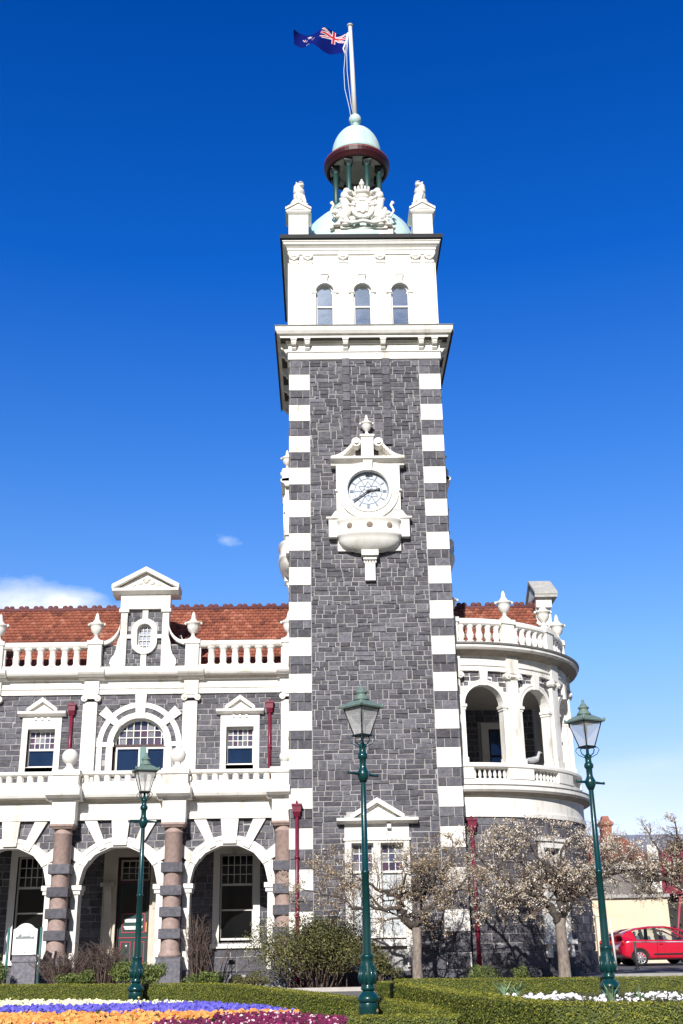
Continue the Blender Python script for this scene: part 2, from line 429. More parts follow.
# ---- belfry stage
bx0,bx1 = -.03, W+.03
wins = (1.27,2.645,4.02)
b = MB(front(0))
b.box(bx0,.945,-.45,.0,21.82,25.2); b.box(4.345,bx1,-.45,0,21.82,25.2)
for k,(u0,u1) in enumerate(((.945,1.9575),(1.9575,3.3325),(3.3325,4.345))):
    b.archplate(u0,u1,21.82,25.2,wins[k],.325,23.50,-.45,0,n=14)
b.f = None; b.box(bx0,bx1,.455,W,21.82,25.2)
part('belfry_wall', b, WHITE)
for u in (.15,.66,1.96,3.33,4.64,5.15):
    w_ = .16; b = MB(front(0))
    b.box(u-w_,u+w_,-.01,.045,22.0,24.72)
    b.box(u-w_-.02,u+w_+.02,-.01,.06,21.83,22.0)
    bp_ = part('pilaster', b, WHITE)
    b = MB(front(0))
    b.box(u-.17,u+.17,.0,.07,24.70,24.77); b.box(u-.19,u+.19,.0,.09,24.97,25.05); b.box(u-.13,u+.13,.0,.05,24.76,24.98)
    for s in (-1,1):
        for i in range(2): b.ball((u+s*(.08+.05*i),.07,24.88+.05*i),(.05,.05,.055),8,6)
    b.ball((u,.07,24.85),(.07,.05,.08),8,6)
    part('capital', b, WHITE, bp_)
for F in (leftf(bx0), rightf(bx1)):
    for u in (.16,.66,4.64,5.14): b = MB(F); b.box(u-.16,u+.16,-.01,.045,21.9,24.72); part('pilaster', b, WHITE)
b = MB(front(0))
for u in wins:
    b.ring(u,23.50,.327,.42,0,180,-.01,.05,14); b.ring(u,23.50,.42,.47,0,180,-.01,.03,14)
    b.bar(u,23.5,90,.30,.66,.16,.24,-.01,.10); b.box(u-.14,u+.14,0,.13,24.16,24.20)
    for s in (-1,1):
        b.box(u+s*.40-.10,u+s*.40+.10,-.01,.06,23.42,23.50)
        b.box(u+s*.375-.045,u+s*.375+.045,-.01,.03,21.9,23.42)
part('belfry_archivolts', b, WHITE)
for u in wins:
    q = MB(front(0)); q.box(u-.325,u-.275,-.2,-.1,21.9,23.5); q.box(u+.275,u+.325,-.2,-.1,21.9,23.5)
    q.ring(u,23.50,.27,.33,0,180,-.2,-.1,12); q.box(u-.275,u+.275,-.19,-.09,22.87,22.93)
    fr = part('belfry_window', q, WOODW)
    q = MB(front(0)); q.prism([(u-.27,21.9),(u+.27,21.9)]+[(u+.27*cos(R(a)),23.5+.27*sin(R(a))) for a in range(0,181,15)],-.17,-.15)
    part('pane', q, GLASSB, fr)
    q = MB(front(0)); q.box(u-.325,u+.325,-.45,-.25,21.85,23.84); part('blind', q, LEAD, fr)
# ---- upper cornice
b = MB(); b.rloft(bx0,bx1,0,W,[(.0,25.05),(.05,25.07),(.05,25.22),(.08,25.24),(.08,25.32),(.14,25.38),(.20,25.42),(.22,25.50),(.25,25.52),(.25,25.58),(.0,25.6)])
part('upper_cornice', b, WHITE)
b = MB(); b.rloft(bx0,bx1,0,W,[(.20,25.582),(.33,25.60),(.33,25.76),(.26,25.78),(.0,25.80)])
part('cornice_flashing', b, LEAD)
# ---- corner pedestals with little pediments
for x in (.315,4.985):
    q = MB(); y0,y1 = .02,.80; a,c = x-.37,x+.37
    q.rloft(a,c,y0,y1,[(.06,25.79),(.06,25.9),(.0,25.95),(.0,26.86),(.07,26.93),(.10,26.98)])
    P = [(a-.11,26.98),(c+.11,26.98),(c+.11,27.08),(x,27.40),(a-.11,27.08)]
    q.f = front(y0-.10); q.prism(P, 0, -.98)
    q.prism([(a+.12,27.04),(c-.12,27.04),(x,27.27)], .02, .0, )
    for s in (-1,1):
        q.hexa([(x,.05,27.33),(x+s*.49,.05,27.03),(x+s*.49,.05,27.12),(x,.05,27.43),(x,-1.0,27.33),(x+s*.49,-1.0,27.03),(x+s*.49,-1.0,27.12),(x,-1.0,27.43)])
    part('corner_pedestal', q, WHITE)
# ---- great dome, drum, cupola
cx, cy = 2.67, 2.65
b = MB(); b.lathe(cx,cy,[(2.55,25.78),(2.5,26.3),(2.35,26.95),(2.1,27.6),(1.76,28.0),(1.42,28.32),(1.2,28.5),(1.06,28.62),(1.06,28.72),(0,28.72)],48)
part('lower_dome', b, COPPER)
b = MB(); b.lathe(cx,cy,[(1.05,28.70),(1.08,28.73),(1.08,28.8),(.62,28.8),(.6,28.82),(.0,28.83)],32)
part('cupola_base', b, COPPER)
for k in range(8):
    a = R(22.5+45*k); x,y = cx+.95*cos(a), cy+.95*sin(a)
    q = MB(); q.lathe(x,y,[(.15,28.8),(.15,28.9),(.12,28.95),(.11,29.05),(.105,30.46),(.12,30.47),(.12,30.52)],12)
    k1 = part('cupola_column', q, DKGREEN)
    q = MB(); q.rloft(x-.10,x+.10,y-.10,y+.10,[(.0,30.50),(.03,30.58),(.07,30.68),(.07,30.80)]); part('capital', q, BLKGREEN, k1)
b = MB(); b.lathe(cx,cy,[(.80,30.79),(1.10,30.79),(1.10,30.88),(.80,30.88)],40,smooth=False,cap=False)
b.lathe(cx,cy,[(.80,30.88),(.55,31.2),(0,31.3)],40,cap=False)
part('cupola_ceiling', b, mat('cupola_cream',(.50,.43,.34),.8,.3,4))
b = MB(); b.lathe(cx,cy,[(1.05,30.882),(1.13,30.89),(1.14,30.94),(1.06,30.95)],40,smooth=False,cap=False); part('entablature', b, DKGREEN)
b = MB(); b.lathe(cx,cy,[(1.06,30.95),(1.11,30.90),(1.15,30.76),(1.24,30.78),(1.31,30.90),(1.35,30.96),(1.34,31.2),(1.30,31.22),(1.24,31.30),(1.15,31.36),(1.0,31.40),(0,31.42)],48,smooth=False,cap=False); part('cupola_cornice', b, MAROON)
b = MB(); b.lathe(cx,cy,[(1.325,31.135),(1.352,31.14),(1.352,31.165),(1.325,31.17)],48,smooth=False,cap=False); b.lathe(cx,cy,[(1.2,30.975),(1.222,30.98),(1.24,31.0),(1.215,31.005)],48,smooth=False,cap=False)
part('cornice_bead', b, mat('salmon_paint',(.42,.13,.12),.5))
b = MB(); b.lathe(cx,cy,[(1.03,31.40),(1.03,31.62)]+[(1.02*cos(R(a)),31.62+1.42*sin(R(a))) for a in range(5,86,8)]+[(.14,33.05),(.12,33.22),(.17,33.25),(.12,33.3),(0,33.3)],40)
part('upper_dome', b, COPPER)
b = MB(); b.ball((2.65,2.65,33.52),.26,20,14); part('ball_finial', b, COPPER)

# ---- flagpole, flag, halyard
def pole_x(z): return 2.645-.11*(z-33.7)/4.96
FP = tag(empty('flagpole', (2.65,2.65,33.74)), 'tall white flagpole rising from the ball on the cupola', 'flagpole')
def rel(mb, loc): mb.v = [(p[0]-loc[0],p[1]-loc[1],p[2]-loc[2]) for p in mb.v]; return mb
b = MB(); b.tube([(pole_x(33.72),2.65,33.72),(pole_x(36),2.65,36),(pole_x(38.55),2.65,38.55)],[.105,.10,.08],14)
rel(b,FP.location).build('pole', WOODW, FP)
b = MB(); b.ball((pole_x(38.6),2.65,38.62),(.14,.14,.08),14,8); rel(b,FP.location).build('truck_cap', mat('cap_grey',(.5,.5,.48),.5), FP)
b = MB(); b.tube([(2.44,2.6,38.2),(2.3,2.55,37),(2.22,2.5,36),(2.24,2.45,35),(2.42,2.4,33.9),(2.50,2.35,33.0)],.012,5)
b.tube([(2.46,2.6,38.2),(2.36,2.55,37),(2.36,2.5,36),(2.42,2.45,35),(2.48,2.4,34.2),(2.56,2.35,33.6)],.012,5)
rel(b,FP.location).build('halyard', mat('rope',(.75,.75,.75),.8), FP)
# flag: cloth grid, hoist at the pole, flying left, rippling; colours by panel geometry
def flagpt(s, t):    # s 0..1 hoist->fly, t 0..1 bottom->top
    hx, hz = 2.42-.14*(1-t), 37.02+1.18*t
    x = hx-2.22*s + .10*sin(s*9+t*2)*s
    y = 2.6 + .34*sin(s*8.5+.8*t)*(.25+s) 
    z = hz*(1-s) + s*(37.55+.78*t) + .12*sin(s*7.0+1.0)*s + .05*sin(s*13+3*t)
    z -= .20*s*(1-t)*sin(s*5)
    return (x,y,z)
FL = tag(empty('flag', (2.4,2.6,37.6)), 'blue ensign with red and white crossed canton, streaming left from the flagpole', 'flag')
fcol = {'flag_cloth': mat('flag_blue',(.002,.010,.15),.9,.2,4,spec=.1), 'w': mat('flag_white',(.80,.80,.82),.8), 'r': mat('flag_red',(.55,.015,.04),.8)}
ns,nt_ = 96,48
cells = {'b':MB(),'w':MB(),'r':MB()}
def seg_d(px,py,ax,ay,bx_,by_):
    t = max(0,min(1,((px-ax)*(bx_-ax)+(py-ay)*(by_-ay))/((bx_-ax)**2+(by_-ay)**2)))
    return math.hypot(px-ax-t*(bx_-ax), py-ay-t*(by_-ay))
stars = [(1.5,.17),(1.5,.80),(1.33,.52),(1.66,.56)]
def flagcol(X,Y):     # X 0..2 (hoist->fly), Y 0..1
    if X < 1 and Y > .5:
        u,v = X, (Y-.5)
        if abs(u-.5) < .04 or abs(v-.25) < .04: return 'r'
        if abs(u-.5) < .066 or abs(v-.25) < .066: return 'w'
        dd = min(seg_d(u,v,0,0,1,.5), seg_d(u,v,0,.5,1,0))
        if dd < .018: return 'r'
        if dd < .044: return 'w'
        return 'b'
    for sx,sy in stars:
        dx,dy = X-sx, Y-sy; rr = math.hypot(dx,dy); a = math.atan2(dx,dy)
        lim = .085*(.62+.38*cos(5*a))
        if rr < lim*.62: return 'r'
        if rr < lim: return 'w'
    return 'b'
for i in range(ns):
    for j in range(nt_):
        s0,s1,t0,t1 = i/ns,(i+1)/ns,j/nt_,(j+1)/nt_
        k = flagcol(2*(s0+s1)/2,(t0+t1)/2)
        cells[k].add([flagpt(s0,t0),flagpt(s1,t0),flagpt(s1,t1),flagpt(s0,t1)],[(0,1,2,3)],True)
for k,n,m in (('b','blue_field',fcol['flag_cloth']),('w','white_crosses',fcol['w']),('r','red_crosses',fcol['r'])):
    o = rel(cells[k],FL.location).build(n,m,FL)
b = MB(); b.tube([flagpt(0,1),flagpt(0.0,.6),(2.22,2.6,37.3),flagpt(0,0)],.035,6); rel(b,FL.location).build('hoist_band', fcol['w'], FL)

# ---- royal arms: carved group on the parapet
b = MB(front(.35))
def blob(u,z,ru,rz,o=.0,ro=.16,ang=0): b.ball((u,o,z),(ru,ro,rz),12,8,rot=Matrix.Rotation(-R(ang),3,'Y'))
uc = 2.74
b.box(1.75,3.8,-.3,.12,25.8,26.35); b.box(1.95,3.6,-.3,.2,26.35,26.45)
blob(uc,27.18,.36,.40,.12,.12); b.ring(uc,27.18,.30,.42,0,360,.10,.24,24)
b.box(uc-.2,uc+.2,.2,.26,27.0,27.2); b.prism([(uc-.22,27.4),(uc+.22,27.4),(uc+.2,27.1),(uc,26.92),(uc-.2,27.1)],.2,.28)
blob(uc,27.68,.26,.12,.1,.16); blob(uc,27.88,.30,.10,.1,.18)                 # helm, crown
for k in range(5): blob(uc-.24+.12*k,28.02+.06*(k==2)+.03*(k in(1,3)),.05,.10,.12,.06)
blob(uc,28.22,.10,.11,.12,.1); blob(uc,28.36,.05,.06,.12,.05)
for s in (-1,1):
    blob(uc+s*.58,27.30,.17,.42,.1,.15,s*-14)            # body of the supporter, rampant
    blob(uc+s*.62,27.72,.15,.17,.14,.14)                 # mane / neck
    blob(uc+s*.55,27.88,.13,.13,.16,.13,s*20)            # head
    blob(uc+s*.43,27.84,.09,.06,.2,.08)
    blob(uc+s*.40,27.55,.20,.055,.22,.07,s*35)           # forelegs
    blob(uc+s*.40,27.28,.18,.05,.22,.07,s*10)
    blob(uc+s*.66,26.92,.19,.24,.12,.16,s*20)            # haunch
    blob(uc+s*.55,26.64,.08,.24,.2,.08,s*-25); blob(uc+s*.82,26.66,.08,.24,.12,.08,s*30)
    blob(uc+s*.60,26.46,.16,.06,.24,.1); blob(uc+s*.90,26.48,.16,.06,.18,.1)
    pts = [(uc+s*.80,.05,26.95),(uc+s*1.0,.05,26.9),(uc+s*1.12,.05,27.15),(uc+s*1.02,.05,27.38),(uc+s*1.1,.05,27.5)]
    b.tube(pts,[.05,.045,.04,.05,.07],8)                 # tail
    for k in range(7):                                   # mantling and flowers
        aa = R(20+k*17); blob(uc+s*(.15+.62*cos(aa))*1.0,27.45+.62*sin(aa)*.75,.09,.06,.05,.1,s*k*30)
    for k in range(4): blob(uc+s*(.2+.2*k),26.56+.05*math.sin(k*2),.10,.06,.2,.1,k*25)
    for k in range(3): blob(uc+s*(.9+.09*k),26.62-.08*k,.09,.08,.0,.12)
b.prism([(uc-.95,26.4),(uc+.95,26.4),(uc+.80,27.2),(uc+.55,27.75),(uc+.25,28.0),(uc-.25,28.0),(uc-.55,27.75),(uc-.80,27.2)],-.12,.02)
rr = random.Random(3)
for k in range(90):
    a_ = rr.uniform(0,PI); r0_ = rr.uniform(.35,1.12)
    uu,zz_ = uc+r0_*cos(a_)*.98, 26.55+r0_*sin(a_)*1.25
    blob(uu,zz_,rr.uniform(.05,.12),rr.uniform(.035,.08),rr.uniform(-.02,.10),.08,rr.uniform(-90,90))
b.v = [(uc+(x-uc)*1.07,y,26.2+(z-26.2)*(1.10 if z > 26.2 else 1)) for x,y,z in b.v]
b.tube([(uc-.85,.28,26.62),(uc-.4,.33,26.50),(uc,.35,26.58),(uc+.4,.33,26.50),(uc+.85,.28,26.62)],.07,8)
arms = part('carved_arms', b, WHITE)

# ---- seated lions on the corner pedestals
def lion(x, mir, label):
    t = tag(empty('lion_statue', (x,.38,27.33), mir*R(38)), label, 'statue', 'stone lions on the tower corners'); t.scale = (1.18,1.18,1.12)
    q = MB()
    s = mir
    def bl(px,py,pz,r,ang=0): q.ball((px*s,py,pz),r,12,9,rot=Matrix.Rotation(R(ang)*s,3,'Y'))
    q.rloft(-.24,.24,-.28,.3,[(0,0),(0,.09),(-.03,.10)])
    bl(.02,.10,.30,(.21,.26,.22)); bl(0,-.02,.50,(.18,.19,.32),-8)       # haunch, torso
    bl(-.03,-.06,.70,(.19,.18,.20)); bl(-.03,-.04,.86,(.165,.17,.17))    # mane
    bl(-.04,-.14,.90,(.115,.12,.12)); bl(-.05,-.25,.86,(.065,.07,.06)); bl(-.06,-.23,.97,(.09,.05,.03))
    bl(-.14,-.08,1.0,(.035,.03,.04)); bl(.07,-.08,1.0,(.035,.03,.04))
    for k in (-1,1):
        q.tube([(s*(-.02+k*.10),-.12,.55),(s*(-.01+k*.11),-.20,.30),(s*(k*.11),-.21,.13)],[.075,.055,.05],8)
        bl(k*.11,-.25,.13,(.06,.09,.045)); bl(.02+k*.17,.0,.2,(.08,.19,.13)); bl(.02+k*.18,-.16,.13,(.05,.08,.04))
    q.tube([(s*.1,.3,.15),(s*.28,.25,.16),(s*.33,.1,.2),(s*.27,0,.25)],[.04,.03,.03,.05],6)
    o = q.build('body', WHITE, t)
lion(.315, 1, 'pale stone seated lion on the left corner pedestal of the tower top')
lion(4.985, -1, 'pale stone seated lion on the right corner pedestal of the tower top')

# ---- clocks
def urn(mb, x, y, z, s=1.0, handles=True):
    mb.lathe(x,y,[(r*s,z+h*s) for r,h in [(.20,0),(.20,.05),(.14,.09),(.07,.16),(.055,.24),(.09,.27),(.17,.36),(.21,.48),(.215,.58),(.26,.60),(.26,.65),(.16,.68),(.13,.74),(.085,.80),(.07,.90),(.045,1.0),(.0,1.06)]],16)
    if handles:
        for k in (-1,1): mb.ball((x+k*.27*s,y,z+.62*s),.055*s,8,6)
ROMAN = None
def clock(rot, name_pos):
    root_loc = Vector((2.65,2.65,0)); T = 2.65      # built facing -Y around the tower axis then turned
    def F(u,o,z):
        x,y = u-2.65, -(2.65+o*(1 if rot == 0 else .72))
        return (2.65+x*cos(rot)-y*sin(rot), 2.65+x*sin(rot)+y*cos(rot), z)
    def FL_(mb): return mb
    q = MB(F); uc = 2.65; zc = 15.50
    # backboard with round opening
    q.archplate(1.57,3.73,15.4,16.45,uc,.70,zc,.0,.30,n=20,sub=1)
    P = [(1.30,13.85),(4.00,13.85),(4.00,14.55),(3.93,14.62),(3.80,14.75),(3.73,14.95),(3.73,15.4),(1.57,15.4),(1.57,14.95),(1.50,14.75),(1.37,14.62),(1.30,14.55)]
    q.prism([(u,z) for u,z in P if z <= 14.56], .0,.26)
    q.prism([(1.37,14.55),(3.93,14.55),(3.80,14.75),(3.74,14.80),(1.56,14.80),(1.50,14.75)],0,.28)
    q.box(1.57,1.95,0,.30,14.8,15.4); q.box(3.35,3.73,0,.30,14.8,15.4)
    for i in range(20):       # lower half of the round opening
        t0 = PI+PI*i/20; t1 = PI+PI*(i+1)/20
        a,c = uc+.70*cos(t0), uc+.70*cos(t1); za,zb = zc+.70*sin(t0), zc+.70*sin(t1)
        q.hexa([(a,0,14.8),(c,0,14.8),(c,.29,14.8),(a,.29,14.8),(a,0,za),(c,0,zb),(c,.29,zb),(a,.29,za)])
    q.box(1.22,1.62,0,.31,14.50,14.56); q.box(3.68,4.08,0,.31,14.50,14.56)
    q.ring(uc,zc,.70,1.04,0,360,.29,.36,40); q.ring(uc,zc,.72,.80,0,360,.36,.40,40)
    q.bar(uc,zc,90,.68,1.12,.24,.34,.3,.46)
    for s in (-1,1): q.box(uc+s*1.0-.12,uc+s*1.0+.12,.3,.37,15.46,15.52)
    fr = part('clock', q, WHITE)
    # pediment with broken scrolls
    q = MB(F)
    q.mould(1.40,3.90,[(0,16.42),(.30,16.42),(.33,16.50),(.46,16.56),(.52,16.60),(.52,16.68),(0,16.74)])
    for s in (-1,1):
        pts = []
        for i in range(13):
            t = i/12; u = 1.25*(1-t)+.40*t; z = 16.70+.66*(t**2.0)
            pts.append((uc+s*u, z))
        for i in range(12):
            (a,za),(c,zb) = pts[i],pts[i+1]
            q.hexa([(a,0,za-.10),(c,0,zb-.14),(c,.46,zb-.14),(a,.46,za-.10),(a,0,za+.02),(c,0,zb+.03),(c,.46,zb+.03),(a,.46,za+.02)])
            q.hexa([(a,0,16.7),(c,0,16.7),(c,.12,16.7),(a,.12,16.7),(a,0,za-.02),(c,0,zb-.02),(c,.12,zb-.02),(a,.12,za-.02)])
        q.ring(uc+s*.38,17.22,.0,.16,0,360,.1,.50,16); q.ring(uc+s*.38,17.22,.0,.08,0,360,.5,.56,12)
    q.box(uc-.21,uc+.21,0,.44,16.7,17.45); q.box(uc-.25,uc+.25,0,.48,17.45,17.52)
    part('clock_pediment', q, WHITE, fr)
    q = MB(); p = F(uc,.24,0); urn(q,p[0],p[1],17.52,.80); part('urn', q, WHITE, fr)
    # balcony bowl
    q = MB(F)
    def bowl(z, k, ko): return [(uc+1.06*k*cos(R(a)), .12+.52*ko*sin(R(a))**.7 if sin(R(a))>0 else .12, z) for a in range(0,181,9)]
    lv = [(14.42,1.03,1.08),(14.36,1.03,1.08),(14.33,1,1),(13.95,1,1),(13.93,1.03,1.06),(13.86,1.03,1.06),(13.83,.99,.98),(13.70,.97,.92),(13.55,.88,.78),(13.42,.70,.55),(13.33,.42,.3),(13.30,.2,.1)]
    vs = []; fs = []; n = 21
    for z,k,ko in lv: vs += bowl(z,k,ko)
    for i in range(len(lv)-1):
        for j in range(n-1): fs.append((i*n+j,i*n+j+1,(i+1)*n+j+1,(i+1)*n+j))
    q.add(vs,fs,True); q.add(vs[:n],[tuple(range(n))])
    q.box(1.60,3.70,0,.12,13.4,14.42)
    q.box(uc-.28,uc+.28,0,.36,13.18,13.36); q.box(uc-.22,uc+.22,0,.26,13.06,13.18); 
    for k in range(5): q.box(uc-.19+.09*k-.02,uc-.19+.09*k+.04,.1,.2,12.96,13.07)
    q.box(uc-.17,uc+.17,0,.17,12.36,12.98)
    part('clock_balcony', q, WHITE, fr)
    for du in (-.64,0,.64):
        q = MB(F); oo = .12+.52*(max(0.001,1-(du/1.06)**2)**.35)
        q.ball((uc+du,oo-.01,14.14),(.115,.035,.115),16,8); part('porthole', q, mat_hole, fr)
    q = MB(F); q.ring(uc,zc,0,.70,0,360,.10,.20,40); part('dial', q, DIALM, fr)
    q = MB(F)
    q.ring(uc,zc,.655,.70,0,360,.2,.23,40); q.ring(uc,zc,.455,.47,0,360,.2,.215,36)
    for k in range(12):
        q.bar(uc,zc,30*k,.49,.62,.035,.05,.2,.215)
        if k%3 == 0: q.bar(uc+.0,zc,30*k+4,.49,.62,.02,.02,.2,.214); q.bar(uc,zc,30*k-4,.49,.62,.02,.02,.2,.214)
    for k in range(6):       # six-petal tracery
        a = R(30+60*k); c2 = (uc+.235*cos(a), zc+.235*sin(a))
        for s in (-1,1):
            a2 = R(30+60*k+s*30); e2 = (uc+.40*cos(a2)*.6, zc+.40*sin(a2)*.6)
        q.bar(uc,zc,60*k,.22,.455,.020,.020,.2,.212)
        for s in (-1,1):
            A = (uc+.22*cos(R(60*k)), zc+.22*sin(R(60*k))); B = (uc+.36*cos(R(60*k+s*30)), zc+.36*sin(R(60*k+s*30)))
            dd = math.degrees(math.atan2(B[1]-A[1],B[0]-A[0])); ll = math.hypot(B[0]-A[0],B[1]-A[1])
            q.bar(A[0],A[1],dd,0,ll,.020,.020,.2,.211)
            A2 = (uc+.02,zc)
        q.bar(uc,zc,60*k+30,.0,.2,.018,.018,.2,.2105); 
        A = (uc+.14*cos(R(60*k+30)), zc+.14*sin(R(60*k+30)))
        for s in (-1,1):
            B = (uc+.22*cos(R(60*k+30+s*30)), zc+.22*sin(R(60*k+30+s*30))); dd = math.degrees(math.atan2(B[1]-A[1],B[0]-A[0]))
            q.bar(A[0],A[1],dd,0,math.hypot(B[0]-A[0],B[1]-A[1]),.020,.020,.2,.2108)
    part('dial_tracery', q, TRAC, fr)
    # hands: 2:40
    q = MB(F); q.bar(uc,zc,10,-.08,.34,.035,.045,.235,.25); q.ball((uc+.36*cos(R(10)),.24,zc+.36*sin(R(10))),(.055,.012,.055),10,6); part('hour_hand', q, BLACKP, fr)
    q = MB(F); q.bar(uc,zc,216,-.12,.62,.035,.045,.255,.27); q.ball((uc,.26,zc),(.05,.02,.05),10,6); part('minute_hand', q, BLACKP, fr)
    return fr
mat_hole = mat('brown_porthole', (.28,.22,.17), .9, .4, 12)
DIALM = mat('opal_dial', (.50,.55,.63), .35, .06, 6)
TRAC = mat('iron_tracery', (.17,.21,.27), .6)
clock(0,'front'); clock(-PI/2,'left'); clock(PI/2,'right')

# ---- windows
def glazed(F, u0,u1,z0,z1,zbar, nx=4, nz=3, o=-.22, upper='grid', frame=WOODW, glass=GLASS, lower=None, name='window', extra_bar=None, grid_m=None):
    q = MB(F); t = .05
    q.box(u0,u0+t,o-.04,o+.06,z0,z1); q.box(u1-t,u1,o-.04,o+.06,z0,z1); q.box(u0+t,u1-t,o-.04,o+.06,z0,z0+t+.02); q.box(u0+t,u1-t,o-.04,o+.06,z1-t,z1)
    q.box(u0+t,u1-t,o-.03,o+.08,zbar-.035,zbar+.035)
    if extra_bar: q.box(u0+t,u1-t,o-.03,o+.05,extra_bar-.025,extra_bar+.025)
    wdw = part(name, q, frame)
    q = MB(F); q.box(u0+t,u1-t,o-.02,o-.005,z0+t,zbar-.035); part('lower_pane', q, lower or glass, wdw)
    q = MB(F); du = (u1-u0-2*t)/nx; dz = (z1-t-zbar-.035)/nz
    for i in range(nx):
        for j in range(nz):
            q.box(u0+t+du*i,u0+t+du*(i+1),o-.02,o-.006,zbar+.035+dz*j,zbar+.035+dz*(j+1),tint=random.random())
    part('upper_pane', q, grid_m or glass, wdw)
    q = MB(F)
    for i in range(1,nx): q.box(u0+t+du*i-.013,u0+t+du*i+.013,o-.005,o+.02,zbar+.035,z1-t)
    for j in range(1,nz): q.box(u0+t,u1-t,o-.005,o+.0195,zbar+.035+dz*j-.013,zbar+.035+dz*j+.013)
    part('glazing_bars', q, frame, wdw)
    return wdw
def pediment(F, uc, zb, hw, rise, proj, name='window_pediment', wing=.0):
    q = MB(F)
    q.mould(uc-hw,uc+hw,[(0,zb),(.06,zb),(proj*.7,zb+.06),(proj,zb+.08),(proj,zb+.16),(0,zb+.20)])
    k = hw-wing; z = zb+.14
    P = lambda u,zz,o: (u,o,zz)
    for s in (-1,1):
        q.hexa([P(uc,z+rise-.15,0),P(uc+s*k,z-.02,0),P(uc+s*k,z-.02,proj-.01),P(uc,z+rise-.15,proj-.01),
                P(uc,z+rise,0),P(uc+s*k,z+.12,0),P(uc+s*k,z+.12,proj-.01),P(uc,z+rise,proj-.01)])
    q.prism([(uc-k*.85,z),(uc+k*.85,z),(uc,z+rise-.12)],0,proj*.45)
    q.prism([(uc-k*.4,z+.03),(uc+k*.4,z+.03),(uc,z+rise*.42)],proj*.45,proj*.6)
    return part(name, q, WHITE)

# tower ground-floor window (two lights)
F0 = front(0)
q = MB(F0)
q.box(1.66,1.86,-.3,.06,1.2,4.66); q.box(3.44,3.62,-.3,.06,1.2,4.66); q.box(1.86,3.44,-.3,.06,4.05,4.66); q.box(2.53,2.74,-.3,.05,1.35,4.05)
q.box(1.58,3.70,-.3,.16,1.12,1.30); q.box(1.62,3.66,0,.10,4.12,4.18)
q.box(1.68,1.84,.0,.12,.55,1.12); q.box(3.44,3.60,.0,.12,.55,1.12)
part('window_surround', q, WHITE)
pediment(F0, 2.66, 4.60, 1.24, .62, .36, wing=.42)
q = MB(F0); q.box(2.95,3.07,.05,.2,4.46,4.6); part('bracket', q, WHITE)
for a,c in ((1.86,2.53),(2.74,3.44)):
    glazed(F0,a,c,1.35,4.05,3.22,3,3,grid_m=STAINED,lower=CURT,extra_bar=2.2)

# ---- downpipes
def downpipe(F, u, ztop, zbot, o=.10, hw=.16):
    q = MB(F); q.tube([(u,o,ztop-.3),(u,o,zbot)],.055,10)
    for z in [ztop-1.6-k*1.7 for k in range(6)]:
        if z > zbot: q.tube([(u,o,z),(u,o,z+.09)],.072,10)
    p = part('downpipe', q, MAROON2)
    q = MB(F); q.box(u-hw,u+hw,0,o+.16,ztop-.06,ztop); q.box(u-hw+.03,u+hw-.03,0,o+.13,ztop-.24,ztop-.06)
    q.mould(u-.10,u+.10,[(0,ztop-.24),(o+.13,ztop-.24),(o+.06,ztop-.38),(0,ztop-.38)])
    q.ball((u,o,ztop+.05),(.035,.035,.06),8,6)
    part('rainwater_head', q, MAROON2, p)
downpipe(F0, .21, 5.22, .1, .12)

# ---------------------------------------------------------------- LEFT WING
YF, YB = .70, 3.50
FA, FB = front(YF), front(YB)
piers = [-13.70,-10.32,-6.95,-3.57,-.20]
arches = [(-12.0,),( -8.63,),(-5.26,),(-1.885,)]
ar, zs, ez = 1.24, 3.02, .93
def arch_keep(uc):
    def k(a,b_,z0,z1):
        for u in (a,b_):
            for z in (z0,z1):
                if z < zs:
                    if abs(u-uc) < ar+.03: return False
                elif math.hypot(u-uc,(z-zs)/ez) < ar+.10: return False
        return True
    return k
core = MB(FA); st = MB(FA); wh = MB(FA)
for (uc,) in arches:
    core.archplate(uc-1.685,uc+1.685,.0,5.0,uc,ar,zs,-.50,-.02,n=20,ez=ez)
    ashlar_course(st,uc-1.685,uc+1.685,3.0,4.93,-.03,.0,keep=arch_keep(uc),h=.215,w=(.22,.42))
part('arcade_core', core, MORTAR)
part('arcade_stone', st, STONE)
for (uc,) in arches:
    q = MB(FA)
    # archivolt, slightly scalloped inner edge
    n = 28
    for i in range(n):
        a = PI*i/n; c = PI*(i+1)/n
        ra = ar-.05-.025*abs(sin(a*7)); rc = ar-.05-.025*abs(sin(c*7))
        P = lambda r,t,o: (uc+r*cos(t), o, zs+r*sin(t)*ez)
        q.hexa([P(ra,a,-.50),P(1.50,a,-.02),P(1.50,c,-.02),P(rc,c,-.50),P(ra,a,.045),P(1.50,a,.045),P(1.50,c,.045),P(rc,c,.045)])
    q.ring(uc,zs,1.36,1.46,0,180,.045,.07,28,ez)
    q.bar(uc,zs,90,ar-.10,1.93,.42,.56,.0,.12)
    for s in (-1,1):
        q.bar(uc,zs,90+s*26,ar-.09,2.16,.22,.36,.0,.095)
        q.bar(uc,zs,90+s*57,ar-.09,1.90,.24,.36,.0,.085)
        q.box(*sorted((uc+s*(ar-.06),uc+s*1.40)),-.5,.04,.9,2.86)
        q.box(*sorted((uc+s*(ar-.16),uc+s*1.46)),-.5,.12,2.86,3.0); q.box(*sorted((uc+s*(ar-.12),uc+s*1.42)),-.5,.08,2.74,2.86)
        q.box(*sorted((uc+s*(ar-.08),uc+s*1.42)),-.5,.06,.55,.9)
    part('arch_surround', q, WHITE)
for (uc,) in arches:
    for s in (-1,1): q = MB(FA); q.box(*sorted((uc+s*(ar-.09),uc+s*1.44)),-.5,.07,0,.55); part('arch_plinth', q, STONE)
